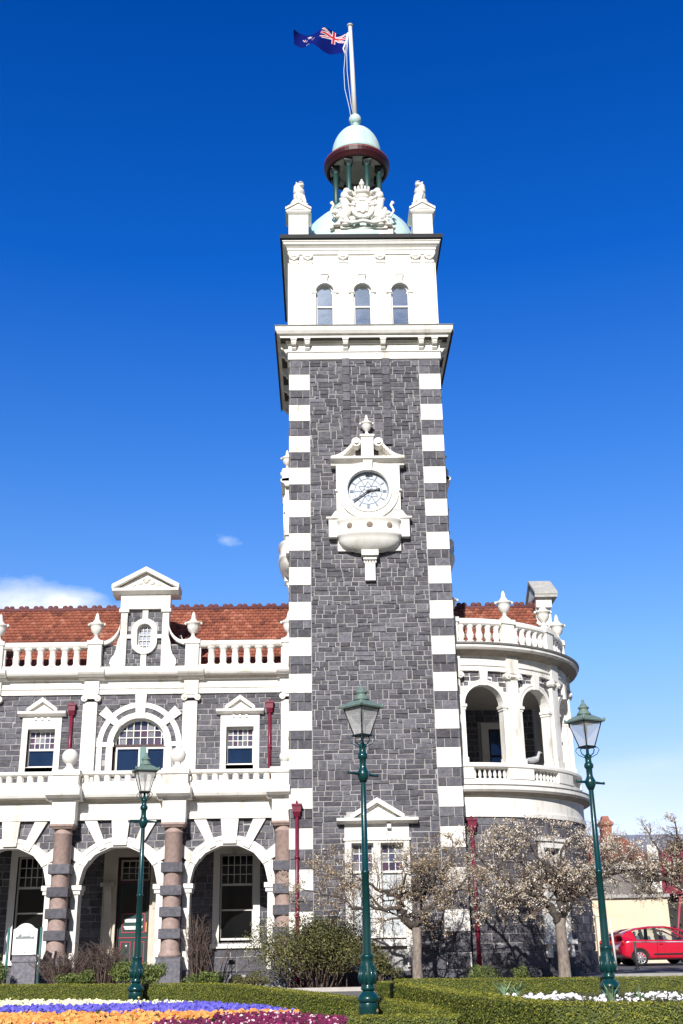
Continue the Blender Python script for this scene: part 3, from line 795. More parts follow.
# banded columns
for u in piers:
    w_ = .27
    q = MB(); yc = YF-.32
    q.lathe(u,yc,[(.34,.93),(.34,.99),(.30,1.06),(.285,1.12),(.275,2.0),(.265,4.45),(.285,4.47),(.285,4.51),(.262,4.53),(.262,4.62)],24)
    c_ = part('column', q, PINK)
    q = MB()
    q.rloft(u-.29,u+.29,yc-.29,YF+.1,[(0,4.62),(.03,4.66),(.07,4.70),(.07,4.76)]); part('capital', q, PINK, c_)
    for z in (3.30,2.64,2.03,1.42):
        q = MB(); q.rloft(u-.30,u+.30,yc-.30,YF+.05,[(-.0,z),(.02,z+.015),(.02,z+.275),(.0,z+.29)],tint=random.uniform(.7,1.2)); part('stone_block', q, STONE, c_)
    q = MB(); q.rloft(u-.33,u+.33,yc-.33,YF+.1,[(.07,0),(.07,.12),(.03,.16),(.03,.86),(.05,.93)],tint=1.3); part('plinth', q, STONE, c_)
# entablature 1: frieze, ledge
XL, XR = -14.6, -.0
q = MB(FA); q.mould(XL,XR,[(-.5,4.91),(.14,4.91),(.14,5.08),(.10,5.11),(.07,5.13),(.07,5.50),(-.5,5.50)])
for u in piers: q.mould(u-.36,min(u+.36,XR),[(0,4.76),(.60,4.76),(.60,4.86),(.56,4.90),(.56,5.46),(.0,5.46)])
part('arcade_frieze', q, WHITE)
q = MB(FA); q.mould(XL,XR,[(-3,5.46),(.06,5.46),(.10,5.52),(.30,5.55),(.36,5.58),(.40,5.66),(.40,5.78),(.25,5.82),(-3,5.82)])
for u in piers: q.mould(u-.52,min(u+.52,XR),[(0,5.465),(.62,5.465),(.66,5.53),(.80,5.56),(.86,5.60),(.88,5.68),(.88,5.79),(.70,5.83),(.0,5.83)])
part('balcony_ledge', q, WHITE)
q = MB(FA); q.mould(XL,XR,[(.06,5.445),(.31,5.535),(.31,5.545),(.06,5.455)]); part('ledge_shade_plate', q, SHADE_TONE)  # added plate, painted darker as shade below the ledge
# balcony parapet with balusters
bal = None
q = MB(FA)
q.box(XL,XR,-.05,.22,5.82,6.07)
q.mould(XL,XR,[(-.1,6.26),(.22,6.26),(.28,6.30),(.28,6.37),(.24,6.40),(-.1,6.40)])
for u in piers:
    a,c = u-.39,min(u+.39,XR)
    q.box(a,c,-.1,.55,5.83,6.24); q.box(a-.04,min(c+.04,XR),-.12,.60,6.24,6.40); q.box(a-.04,min(c+.04,XR),-.12,.58,5.83,5.93)
par = part('balcony_parapet', q, WHITE)
for i in range(4):
    a,c = piers[i]+.39, piers[i+1]-.39; n = 8
    for k in range(n):
        u = a+(c-a)*(k+.0)/(n-1) if False else a+(c-a)*(k+.5)/n
        q = MB(); x,y,_ = FA(u,.10,0)
        q.lathe(x,y,[(.11,6.07),(.105,6.12),(.10,6.17),(.11,6.22),(.13,6.26)],12); part('baluster', q, WHITE, par)
for u in piers[:-1]:
    q = MB(); x,y,_ = FA(u+.03,.25,0); q.lathe(x,y,[(.20,6.40),(.20,6.46),(.13,6.50),(.09,6.58),(.12,6.62)],16); q.ball((x,y,6.84),.25,20,14); part('ball_finial', q, WHITE)
q = MB(); x,y,_ = FA(-.17,.25,0); q.lathe(x,y,[(.16,6.40),(.16,6.46),(.11,6.50),(.07,6.56),(.1,6.6)],16); q.ball((x,y,6.76),.18,18,12); part('ball_finial', q, WHITE)

# back wall of the loggia (both floors)
wallA = MB(FB); wallS = MB(FB)
D = (-5.75,-4.66,.2,4.03)               # door opening
W3 = (-2.40,-1.30,1.40,4.08); W1 = (-9.06,-8.02,1.0,4.09); W0 = (-12.5,-11.4,1.0,4.09)
U3 = (-2.29,-1.35,7.0,8.28); U1 = (-9.09,-8.15,7.0,8.28); U0 = (-12.6,-11.6,7.0,8.28)
AU = -5.26; AZ = 7.74
def backcore(mb, x0, x1, holes, z0, z1, o0, o1):
    hs = sorted(holes); x = x0
    for a,c,k0,k1 in hs:
        mb.box(x,a,o0,o1,z0,z1); mb.box(a,c,o0,o1,z0,k0); mb.box(a,c,o0,o1,k1,z1); x = c
    mb.box(x,x1,o0,o1,z0,z1)
backcore(wallA,XL,0,[W0,W1,D,W3],0,5.5,-.4,0)
backcore(wallA,XL,-6.7,[U0,U1],5.85,10.4,-.4,0)
wallA.archplate(-6.7,-3.85,7.0,10.4,AU,.90,AZ,-.4,0,n=18)
wallA.box(-6.7,-6.16,-.4,0,5.85,7.0); wallA.box(-4.36,-3.85,-.4,0,5.85,7.0); wallA.box(-6.16,-4.36,-.4,0,5.85,6.6)
backcore(wallA,-3.85,0,[U3],5.85,10.4,-.4,0)
part('loggia_wall', wallA, MORTAR)
ashlar_course(wallS,XL,0,.0,.9,-.01,.05,[(D[0],D[1],0,4)],h=.45,w=(.6,1.0))
ashlar_course(wallS,XL,0,.9,5.45,-.01,.02,[W0,W1,D,W3],h=.23)
def up_keep(a,c,z0,z1):
    for u in (a,c):
        for z in (z0,z1):
            if z > AZ and math.hypot(u-AU,z-AZ) < .98: return False
            if z <= AZ and abs(u-AU) < .95: return False
    return not (a < AU < c and z0 < AZ+.9)
ashlar_course(wallS,XL,0,5.9,9.5,-.01,.02,[U0,U1,U3],keep=up_keep,h=.19,w=(.30,.72))
part('loggia_stone', wallS, STONE)
q = MB(); q.box(XL,0,YF+.5,YB,5.25,5.45); part('loggia_ceiling', q, CREAMC)
q = MB(); q.box(XL,0,YF-.9,YB,.0,.12); part('loggia_floor', q, MORTAR)
# window surrounds, ground
for w_ in (W0,W1,W3):
    q = MB(FB); a,c,k0,k1 = w_
    q.box(a-.22,a,-.3,.06,k0-.1,k1+.22); q.box(c,c+.22,-.3,.06,k0-.1,k1+.22); q.box(a,c,-.3,.06,k1,k1+.22); q.box(a-.28,c+.28,-.3,.12,k0-.24,k0-.1); q.box(a,c,-.3,.0,k0-.1,k0)
    part('window_surround', q, WHITE)
    glazed(FB,a,c,k0,k1,3.12,5,3,glass=GLASSD,extra_bar=2.33)
# the door
q = MB(FB)
q.box(-6.2,-5.75,-.25,.14,.7,4.6); q.box(-4.66,-4.22,-.25,.14,.7,4.6); q.box(-5.75,-4.66,-.25,.14,4.03,4.6)
q.box(-6.12,-5.86,.14,.24,.7,3.1); q.box(-4.56,-4.30,.14,.24,.7,3.1)
q.box(-6.26,-5.80,.1,.34,3.1,3.22); q.box(-4.62,-4.16,.1,.34,3.1,3.22)
for u in (-5.99,-4.43): q.mould(u-.11,u+.11,[(.2,2.4),(.26,2.4),(.30,2.6),(.40,2.95),(.40,3.1),(.2,3.1)])
part('door_surround', q, CREAMC)
q = MB(FB); q.box(-6.22,-5.75,-.2,.28,.12,.7); q.box(-4.66,-4.20,-.2,.28,.12,.7); q.box(-5.75,-4.66,-.4,.3,.1,.25); part('door_plinth', q, STONE)
DG = mat('door_green', (.012,.05,.045), .4)
q = MB(FB); q.box(-5.75,-5.68,-.3,-.1,.25,4.03); q.box(-4.73,-4.66,-.3,-.1,.25,4.03); q.box(-5.68,-4.73,-.3,-.1,3.95,4.03); q.box(-5.68,-4.73,-.3,-.08,3.17,3.29)
dfr = part('door_frame', q, MAROON)
q = MB(FB); q.box(-5.68,-4.73,-.25,-.18,.25,3.17); dr = part('door', q, DG)
q = MB(FB); q.box(-5.60,-4.81,-.18,-.172,2.30,3.12); part('door_glass', q, GLASSD, dr)
q = MB(FB)
for a,c,k0,k1 in ((-5.58,-4.82,1.68,2.28),(-5.60,-5.26,.5,1.42),(-5.16,-4.82,.5,1.42)):
    q.box(a,c,-.18,-.165,k0,k0+.03); q.box(a,c,-.18,-.165,k1-.03,k1); q.box(a,a+.03,-.18,-.165,k0+.03,k1-.03); q.box(c-.03,c,-.18,-.165,k0+.03,k1-.03)
q.box(-5.66,-4.75,-.18,-.16,1.52,1.55)
part('door_panels', q, mat('door_red',(.38,.04,.07),.4), dr)
q = MB(FB)
for z in (1.78,2.0): q.prism([(-5.46,z),(-4.94,z),(-4.88,z+.11),(-5.52,z+.11)],-.18,-.15)
part('notice', q, WOODW, dr)
q = MB(FB); q.ball((-5.40,-.16,1.28),(.05,.02,.05),8,6); part('knob', q, SILVER, dr)
q = MB(FB); q.box(-4.8,-4.76,-.18,-.14,1.7,2.0); part('push_plate', q, mat('brass',(.5,.33,.12),.4,metal=.8), dr)
q = MB(FB); q.box(-5.68,-4.73,-.23,-.22,3.29,3.95); fl_ = part('fanlight', q, GLASSD)
q = MB(FB)
q.box(-5.68,-5.63,-.22,-.16,3.29,3.95); q.box(-4.78,-4.73,-.22,-.16,3.29,3.95); q.box(-5.63,-4.78,-.22,-.16,3.29,3.34); q.box(-5.63,-4.78,-.22,-.16,3.90,3.95)
for k in range(1,4): q.box(-5.63+.2125*k-.01,-5.63+.2125*k+.01,-.22,-.18,3.34,3.9)
for k in range(1,3): q.box(-5.63,-4.78,-.22,-.181,3.34+.187*k-.01,3.34+.187*k+.01)
part('glazing_bars', q, WHITE2, fl_)
# upper windows
for w_ in (U0,U1,U3):
    a,c,k0,k1 = w_; q = MB(FB)
    q.box(a-.20,a,-.3,.07,6.3,k1+.45); q.box(c,c+.20,-.3,.07,6.3,k1+.45); q.box(a,c,-.3,.07,k1+.02,k1+.45); q.box(a,c,-.3,.0,6.6,7.02)
    for u in ((a+c)/2-.22,(a+c)/2,(a+c)/2+.22): q.box(u-.04,u+.04,.07,.12,k1+.32,k1+.42)
    part('window_surround', q, WHITE)
    pediment(FB,(a+c)/2,8.72,.82,.50,.28,wing=.30)
    glazed(FB,a,c,k0,k1,7.62,5,3,glass=GLASS,grid_m=STAINED)
# great arched window, upper
q = MB(FB)
q.ring(AU,AZ,.90,1.10,0,180,-.1,.07,30); q.ring(AU,AZ,1.26,1.44,0,180,-.01,.07,30)
q.bar(AU,AZ,90,.88,1.76,.30,.40,.0,.12)
for s in (-1,1):
    q.bar(AU,AZ,90+s*48,.92,1.75,.20,.36,.0,.10); q.bar(AU,AZ,90+s*90,.9,1.44,.14,.14,-.01,.09)
    q.box(*sorted((AU+s*.90,AU+s*1.12)),-.3,.07,6.3,AZ); q.box(*sorted((AU+s*1.26,AU+s*1.44)),-.01,.07,6.3,AZ)
    q.box(*sorted((AU+s*.86,AU+s*1.46)),-.01,.10,AZ-.08,AZ+.06)
part('arched_surround', q, WHITE)
q = MB(FB); q.box(AU-.9,AU+.9,-.3,-.12,AZ-.06,AZ+.02); q.box(AU-.9,AU-.84,-.3,-.14,6.6,AZ); 
wq = part('arched_window', q, MAROON)
q = MB(FB)
q.ring(AU,AZ+.02,.82,.90,0,180,-.28,-.16,24)
for k in range(-3,4):
    u = AU+.24*k; h = math.sqrt(max(.01,.82**2-(.24*k)**2)); q.box(u-.015,u+.015,-.26,-.18,AZ+.02,AZ+h)
for z in (.26,.50): h = math.sqrt(.84**2-z*z); q.box(AU-h,AU+h,-.26,-.181,AZ+z-.015,AZ+z+.015)
for a,c in ((AU-.82,AU+.02),(AU+.22,AU+.88)):
    q.box(a,a+.06,-.26,-.14,6.6,AZ-.07); q.box(c-.06,c,-.26,-.14,6.6,AZ-.07); q.box(a+.06,c-.06,-.26,-.14,AZ-.13,AZ-.07); q.box(a+.06,c-.06,-.26,-.14,6.78,6.84)
part('sash', q, WOODW, wq)
q = MB(FB)
for i in range(-4,4):
    for j in range(3):
        u0,u1,z0,z1 = AU+.24*i,AU+.24*(i+1),.02+.24*j,.26+.24*j
        if math.hypot((u0+u1)/2-AU,(z0+z1)/2) < .85: q.box(u0,u1,-.24,-.23,AZ+z0,AZ+z1,tint=random.random())
part('stained_panes', q, STAINED, wq)
q = MB(FB)
for k in range(16):
    q.tint = random.uniform(.7,1.3); q.ring(AU,AZ,1.10,1.26,k*11.25+.8,(k+1)*11.25-.8,-.01,.035,2)
part('arch_stone', q, STONE)
q = MB(FB); q.box(AU-.88,AU+.88,-.25,-.24,6.6,AZ+.02); q.ring(AU,AZ,0,.88,0,180,-.28,-.27,20); part('pane', q, GLASS, wq)
q = MB(FB); q.box(AU+.03,AU+.21,-.24,-.12,6.6,AZ-.06); part('mullion', q, mat('green_mullion',(.10,.22,.20),.5), wq)
# pilasters & ionic capitals on the upper floor
def ionic(mb, u, w_, zt, o=.06):
    mb.box(u-w_*.52,u+w_*.52,0,o+.10,zt-.06,zt)
    mb.box(u-w_*.5,u+w_*.5,0,o+.07,zt-.16,zt-.06)
    for s in (-1,1):
        mb.ring(u+s*w_*.52,zt-.15,0,.11,0,360,0,o+.11,14); mb.ring(u+s*w_*.52,zt-.15,0,.045,0,360,o+.11,o+.14,10)
    mb.box(u-w_*.46,u+w_*.46,0,o+.03,zt-.32,zt-.27)
for u in (-13.75,-10.37,-6.98,-3.53,-.13):
    q = MB(FB); w_ = .44; x1 = min(u+w_/2,-.005)
    q.box(u-w_/2,x1,-.01,.10,6.3,9.20); q.box(u-w_/2-.04,min(x1+.04,-.005),-.01,.14,6.1,6.3); q.box(u-w_/2-.06,u-w_/2+.05,-.01,.05,6.3,9.2)
    pl = part('pilaster', q, WHITE)
    q = MB(FB); ionic(q,u,w_,9.47,.08); part('capital', q, WHITE, pl)
q = MB(FB); q.mould(XL,0,[(-.4,9.47),(.08,9.47),(.08,9.64),(.12,9.66),(.12,9.70),(.06,9.72),(.06,9.98),(-.4,9.98)])
for u in (-13.75,-10.37,-6.98,-3.53,-.2): q.box(u-.25,min(u+.25,-.01),0,.18,9.475,9.99)
part('upper_frieze', q, WHITE)
q = MB(FB); q.mould(XL,0,[(-.6,9.96),(.08,9.96),(.14,10.03),(.30,10.05),(.38,10.10),(.42,10.16),(.42,10.27),(.2,10.32),(-.6,10.32)])
for u in (-13.75,-10.37,-6.98,-3.53,-.12): q.mould(u-.45,min(u+.45,-.01),[(0,9.965),(.2,9.965),(.26,10.035),(.42,10.055),(.50,10.105),(.55,10.165),(.55,10.28),(.3,10.33),(0,10.33)])
part('wing_cornice', q, WHITE)
q = MB(FB); q.mould(XL,0,[(.09,9.985),(.32,10.04),(.32,10.046),(.09,9.991)]); part('cornice_shade_plate', q, SHADE_TONE)  # added plate with painted shade under the wing cornice
# roof balustrade, pedestals, urns
q = MB(FB)
q.box(XL,-6.9,-.05,.22,10.32,10.46); q.box(-3.6,0,-.05,.22,10.32,10.46); q.box(-6.9,-3.6,-.05,.2,10.32,10.42)
q.mould(XL,-7.0,[(-.1,11.10),(.22,11.10),(.27,11.16),(.27,11.24),(.2,11.32),(-.1,11.32)])
q.mould(-3.5,0,[(-.1,11.10),(.22,11.10),(.27,11.16),(.27,11.24),(.2,11.32),(-.1,11.32)])
for u in (-13.75,-10.37,-6.93,-3.53,-.12):
    a,c = u-.23,min(u+.23,-.01); q.box(a,c,-.12,.30,10.32,11.2); q.box(a-.05,min(c+.05,-.01),-.16,.34,11.2,11.34)
wb = part('roof_balustrade', q, WHITE)
for (a,c,n) in ((-13.5,-10.6,7),(-10.12,-7.16,7),(-3.28,-.36,7)):
    for k in range(n+1):
        u = a+(c-a)*k/n
        if k in (0,n):
            q = MB(FB); s = 1 if k == 0 else -1
            q.box(*sorted((u-s*.02,u+s*.05)),.0,.16,10.46,11.10); part('baluster', q, WHITE, wb); continue
        q = MB(); x,y,_ = FB(u,.08,0); g = .135
        q.lathe(x,y,[(.185,10.46),(.16,10.49),(.125,10.53),(.11,10.57),(.12,10.64),(.125,10.72),(.12,10.80),(.105,10.90),(.105,10.93),(.12,10.95),(.105,10.98),(.12,11.01),(.15,11.05),(.19,11.10)],10)
        part('baluster', q, WHITE, wb)
for u in (-13.75,-10.37,-6.95,-3.53,-.13):
    q = MB(); x,y,_ = FB(u,.08,0); urn(q,x,y,11.34,1.02); part('urn', q, WHITE)
# gable (aedicule) with oval window
GU = -5.25
q = MB(FB)
q.box(GU-.85,GU-.62,-.2,.14,10.42,12.40); q.box(GU+.62,GU+.85,-.2,.14,10.42,12.40)
q.box(GU-.92,GU-.57,-.2,.20,12.40,12.52); q.box(GU+.57,GU+.92,-.2,.20,12.40,12.52)
q.box(GU-.88,GU+.88,-.2,.17,12.52,13.08)
q.mould(GU-1.18,GU+1.18,[(-.5,13.04),(.18,13.04),(.36,13.12),(.40,13.14),(.40,13.24),(-.5,13.28)])
for s in (-1,1):
    q.hexa([(GU,-.5,13.86),(GU+s*1.20,-.5,13.22),(GU+s*1.20,.41,13.22),(GU,.41,13.86),(GU,-.5,14.03),(GU+s*1.20,-.5,13.38),(GU+s*1.20,.41,13.38),(GU,.41,14.03)])
q.prism([(GU-1.0,13.25),(GU+1.0,13.25),(GU,13.85)],-.3,.22)
for k in range(5): q.ball((GU-.44+.22*k,.24,13.40+.05*(2-abs(k-2))*1.2),(.09,.04,.07),8,6)
for u in (-.1,.1): q.ball((GU+u,.24,13.60),(.05,.04,.05),8,6)
q.box(GU-.10,GU+.10,0,.09,12.12,12.52); q.box(GU-.10,GU+.10,0,.09,10.42,10.95)
q.box(GU-.62,GU-.36,0,.09,11.46,11.60); q.box(GU+.36,GU+.62,0,.09,11.46,11.60)
# oval ring
def oval(mb, r0,r1,hz,o0,o1):
    mb.ring(GU,11.53+hz,r0,r1,0,180,o0,o1,18); mb.ring(GU,11.53-hz,r0,r1,180,360,o0,o1,18)
    mb.box(GU-r1,GU-r0,o0,o1,11.53-hz,11.53+hz); mb.box(GU+r0,GU+r1,o0,o1,11.53-hz,11.53+hz)
oval(q,.26,.45,.20,-.15,.13)
# side scrolls
for s in (-1,1):
    pts = []
    for i in range(15):
        t = i/14; pts.append((GU+s*(.85+.62*(1-cos(t*PI/2))*1.0+.0), 11.34+.75*(1-sin(t*PI/2))))
    for i in range(14):
        (a,za),(c,zb) = pts[i],pts[i+1]
        q.hexa([(a,-.1,za-.14),(c,-.1,zb-.12),(c,.2,zb-.12),(a,.2,za-.14),(a,-.1,za),(c,-.1,zb),(c,.2,zb),(a,.2,za)])
    pr = [(.85,10.42),(1.10,10.42),(1.17,10.55),(1.14,10.70),(1.02,10.86),(.96,11.05),(.93,11.3),(.85,11.55)]
    q.prism([(GU+s*u,z) for u,z in pr],-.05,.18)
    q.box(*sorted((GU+s*1.38,GU+s*1.55)),-.1,.22,11.20,11.34)
gab = part('dormer_gable', q, WHITE)
q = MB(FB); sq = MB(FB)
def gk(a,c,z0,z1):
    for u in (a,c):
        for z in (z0,z1):
            dz = max(0,abs(z-11.53)-.2)
            if math.hypot(u-GU,dz) < .30: return False
    return not (a < GU < c and z0 < 11.9 and z1 > 11.1 )
q.box(GU-.62,GU-.27,-.2,0,10.42,12.5); q.box(GU+.27,GU+.62,-.2,0,10.42,12.5); q.box(GU-.27,GU+.27,-.2,0,10.42,11.1); q.box(GU-.27,GU+.27,-.2,0,11.95,12.5)
q.box(GU-1.5,GU-.8,-.1,.0,10.42,11.25); q.box(GU+.8,GU+1.5,-.1,.0,10.42,11.25)
part('gable_core', q, MORTAR)
ashlar_course(sq,GU-.62,GU+.62,10.42,12.42,-.01,.025,keep=gk,h=.17,w=(.2,.38)); part('gable_stone', sq, STONE)
for a_,c_ in ((GU-1.5,GU-.85),(GU+.85,GU+1.5)): sq = MB(FB); ashlar_course(sq,a_,c_,10.42,11.22,-.01,.025,h=.17,w=(.2,.38)); part('gable_stone', sq, STONE)
q = MB(FB); q.ring(GU,11.73,.20,.27,0,180,-.14,-.06,14); q.ring(GU,11.33,.20,.27,180,360,-.14,-.06,14); q.box(GU-.27,GU-.2,-.14,-.06,11.33,11.73); q.box(GU+.2,GU+.27,-.14,-.06,11.33,11.73)
for k in (-.07,.07): q.box(GU+k-.01,GU+k+.01,-.13,-.07,11.1,11.96)
for k in range(4): q.box(GU-.24,GU+.24,-.13,-.071,11.22+.19*k,11.24+.19*k)
ow = part('oval_window', q, WOODW)
q = MB(FB); q.box(GU-.25,GU+.25,-.13,-.12,11.08,11.98); part('pane', q, mat('leaded_pane',(.38,.42,.5),.2,.3,9,spec=.9), ow)
downpipe(FB,-7.62,9.14,6.3,.08,.15); downpipe(FB,-.80,9.14,6.3,.08,.15); downpipe(FB,-11.0,9.14,6.3,.08,.15)

# ---- tiled roofs: real overlapping tiles
def tiled(x0,x1,y0,z0,y1,z1,name='tiled_roof',tw=.19,th=.20,xr=None):
    q = MB(); Lh = math.hypot(y1-y0,z1-z0); n = int(Lh/th); dy,dz = (y1-y0)/n,(z1-z0)/n
    ny,nz = -(z1-z0)/Lh,(y1-y0)/Lh
    for r in range(n):
        ya,za,yb,zb = y0+dy*r,z0+dz*r,y0+dy*(r+1.15),z0+dz*(r+1.15)
        off = (r%2)*tw*.5; m = int((x1-x0)/tw)+1
        for k in range(m):
            a = x0+k*tw-off; c = a+tw-.012
            if c < x0: continue
            if xr and c > xr(r/n): continue
            a = max(a,x0); c = min(c,x1)
            if c-a < .03: continue
            t = min(1,max(0,random.gauss(.5,.20)+.35*(noise.noise(Vector((a*.7,r*.15,0))))))
            lift = .045+random.uniform(-.008,.008)
            o = (ny*lift,nz*lift); mid = (a+c)/2; hb = .018
            P = [(a,ya+o[0],za+o[1]),(mid,ya+o[0]+ny*hb,za+o[1]+nz*hb),(c,ya+o[0],za+o[1]),(c,yb,zb),(mid,yb+ny*hb,zb+nz*hb),(a,yb,zb),(a,ya,za-.01),(c,ya,za-.01)]
            q.add(P,[(0,1,4,5),(1,2,3,4),(6,7,2,1,0)],tint=t)
    q.hexa([(x0,y0,z0-.05),(x1,y0,z0-.05),(x1,y1,z1-.05),(x0,y1,z1-.05),(x0,y0+.1,z0-.2),(x1,y0+.1,z0-.2),(x1,y1,z1-.2),(x0,y1,z1-.2)],tint=.2) if not xr else None
    return part(name,q,TILE)
tiled(XL,0,3.85,10.45,6.55,13.42)
RIDGE = mat('ridge_tile',(.17,.06,.06),.8,.4,10)
q = MB(); q.tube([(XL,6.55,13.45),(0,6.55,13.45)],.09,8)
part('roof_ridge', q, RIDGE)
for k in range(26):
    x = -.35-.56*k
    if x < XL: break
    q = MB(); 
    for s in (-.10,.10): q.ball((x+s,6.55,13.56),(.10,.05,.085),10,8)
    part('ridge_crest', q, RIDGE)
q = MB(); q.hexa([(XL,6.5,13.3),(0,6.5,13.3),(0,9.5,10.4),(XL,9.5,10.4),(XL,6.6,13.45),(0,6.6,13.45),(0,9.7,10.5),(XL,9.7,10.5)],.4); q.box(XL,0,4.4,9.5,9.6,10.42,.3); part('rear_roof', q, TILE)
q = MB(); q.box(XL,0,3.95,9.4,0,9.6); part('rear_block', q, MORTAR)

# ---------------------------------------------------------------- CORNER BAY
BC = (5.5,5.4); BR = 4.3
def bayf(u,o,z):
    a = u/BR; r = BR+o
    return (BC[0]+r*sin(a), BC[1]-r*cos(a), z)
def U(deg): return BR*R(deg)
A0,A1 = -3.2, 118
NB = 60
# ground floor wall with window at 35 deg
q = MB(bayf); bw = (U(37)-.36,U(37)+.36,1.35,3.98)
q.box(U(A0),bw[0],-.2,.28,0,4.95,n=14); q.box(bw[0],bw[1],-.2,.28,0,bw[2],n=4); q.box(bw[0],bw[1],-.2,.28,bw[3],4.95,n=4); q.box(bw[1],U(A1),-.2,.28,0,4.95,n=26)
part('bay_core', q, MORTAR)
q = MB(bayf); ashlar_course(q,U(A0),U(A1),.9,4.88,.27,.305,[(bw[0]-.15,bw[1]+.15,1.1,4.2)],h=.27,w=(.4,.7)); ashlar_course(q,U(A0),U(A1),0,.9,.27,.35,h=.45,w=(.6,.8))
part('bay_stone', q, STONE)
q = MB(bayf)
q.box(bw[0]-.2,bw[0],.05,.36,1.2,4.16,n=2); q.box(bw[1],bw[1]+.2,.05,.36,1.2,4.16,n=2); q.box(bw[0],bw[1],.05,.36,3.96,4.16,n=4); q.box(bw[0]-.32,bw[1]+.32,.05,.46,1.10,1.24,n=5); q.box(bw[0]-.3,bw[1]+.3,.05,.42,4.16,4.26,n=5)
for u in (bw[0]-.1,bw[1]+.1): q.box(u-.09,u+.09,.3,.42,.72,1.1)
part('window_surround', q, WHITE)
glazed(bayf,bw[0],bw[1],1.35,3.96,3.10,3,3,o=.12,lower=CURT,grid_m=STAINED,extra_bar=2.2)
# frieze + ledge
q = MB(bayf); q.mould(U(A0),U(A1),[(-.2,4.86),(.36,4.86),(.36,5.00),(.31,5.02),(.31,5.52),(-.2,5.52)],n=NB); part('bay_frieze', q, WHITE)
q = MB(bayf); q.mould(U(A0),U(A1),[(-1.9,5.50),(.34,5.50),(.40,5.58),(.54,5.62),(.60,5.68),(.60,5.80),(.4,5.84),(-1.9,5.84)],n=NB); part('bay_ledge', q, WHITE)
q = MB(bayf); q.mould(U(A0),U(A1),[(.35,5.505),(.56,5.61),(.56,5.62),(.35,5.515)],n=NB); part('ledge_shade_plate', q, SHADE_TONE)  # added plate, shade under the bay ledge put into its colour
q = MB(bayf); q.mould(U(A0),U(A1),[(.50,5.801),(.615,5.80),(.615,5.835),(.4,5.86)],n=NB); part('ledge_flashing', q, LEADG)
# parapet
cent = (11,38,65,92); pil = (-2.0,24.5,51.5,78.5,105)
q = MB(bayf)
q.mould(U(A0),U(A1),[(-.1,5.84),(.30,5.84),(.30,6.05),(-.1,6.05)],n=NB)
q.mould(U(A0),U(A1),[(-.12,6.38),(.30,6.38),(.36,6.42),(.36,6.50),(.30,6.55),(-.5,6.55)],n=NB)
for p in pil: q.box(max(U(p-6),U(A0)),U(p+6),-.1,.33,6.05,6.38,n=4)
bp = part('bay_parapet', q, WHITE)
for c_ in cent:
    for k in range(7):
        x,y,_ = bayf(U(c_-7.5+2.14*(k+.5)),.16,0); m = MB(); m.lathe(x,y,[(.06,6.05),(.06,6.07),(.03,6.10),(.06,6.16),(.055,6.22),(.03,6.32),(.05,6.36),(.05,6.38)],8); part('baluster', m, WHITE, bp)
# arcade of the loggia
q = MB(bayf); r_ = .65; zsb = 8.47
for i,c_ in enumerate(cent): q.archplate(U(c_-13.5) if i else U(A0),U(c_+13.5),6.55,9.6,U(c_),r_,zsb,-.26,.02,n=14,sub=3)
q.box(U(105.5),U(A1),-.26,.02,6.55,9.6,n=3)
part('bay_arcade', q, WHITE)
q = MB(bayf)
for c_ in cent:
    uc_ = U(c_)
    q.ring(uc_,zsb,r_,.81,0,180,.015,.09,18); q.ring(uc_,zsb,.76,.81,0,180,.09,.11,18); q.bar(uc_,zsb,90,.62,1.13,.20,.28,.0,.17)
    for s in (-1,1):
        q.box(*sorted((uc_+s*(r_-.06),uc_+s*.80)),-.28,.12,8.38,8.47,n=2); q.box(*sorted((uc_+s*(r_-.03),uc_+s*.78)),-.27,.08,8.30,8.38,n=2)
        q.box(*sorted((uc_+s*r_,uc_+s*.78)),.0,.06,6.75,8.30,n=2); q.box(*sorted((uc_+s*(r_-.03),uc_+s*.80)),-.27,.10,6.55,6.75,n=2)
part('bay_archivolts', q, WHITE)
for c_ in cent:
    uc_ = U(c_)
    kp = lambda a,c,z0,z1: all(math.hypot(u-uc_,z-zsb) > .78 for u in (a,c) for z in (z0,z1))
    for s in (-1,1): q = MB(bayf); ashlar_course(q,*sorted((uc_+s*.12,uc_+s*.84)),8.75,9.57,.0,.035,keep=kp,h=.16,w=(.16,.3)); part('spandrel_stone', q, STONE)
for p in pil:
    q = MB(bayf); u0,u1 = max(U(p)-.20,U(A0)),U(p)+.20
    q.box(u0,u1,.0,.16,6.8,9.25,n=2); q.box(u0-.03,u1+.03,.0,.20,6.55,6.8,n=2)
    pl = part('pilaster', q, WHITE)
    q = MB(bayf); ionic(q,U(p),.40,9.57,.14); part('capital', q, WHITE, pl)
q = MB(bayf); q.mould(U(A0),U(A1),[(-.45,9.57),(.14,9.57),(.14,9.72),(.18,9.74),(.18,9.78),(.12,9.80),(.12,10.08),(-.45,10.08)],n=NB)
for p in pil: q.box(max(U(p)-.22,U(A0)),U(p)+.22,0,.22,9.575,10.09,n=2)
part('upper_frieze', q, WHITE)
q = MB(bayf); q.mould(U(A0),U(A1),[(-.6,10.06),(.14,10.06),(.20,10.13),(.40,10.16),(.50,10.22),(.56,10.28),(.56,10.38),(.3,10.44),(-.6,10.44)],n=NB); part('bay_cornice', q, WHITE)
q = MB(bayf); q.mould(U(A0),U(A1),[(.15,10.06),(.50,10.20),(.50,10.21),(.15,10.07)],n=NB); part('cornice_shade_plate', q, SHADE_TONE)  # added plate with painted shade under the bay cornice
q = MB(bayf); q.mould(U(A0),U(A1),[(.46,10.381),(.60,10.37),(.61,10.43),(.3,10.47)],n=NB); part('cornice_flashing', q, LEADG)
q = MB(bayf)
q.mould(U(A0),U(A1),[(-.2,10.44),(.08,10.44),(.08,10.58),(-.2,10.58)],n=NB)
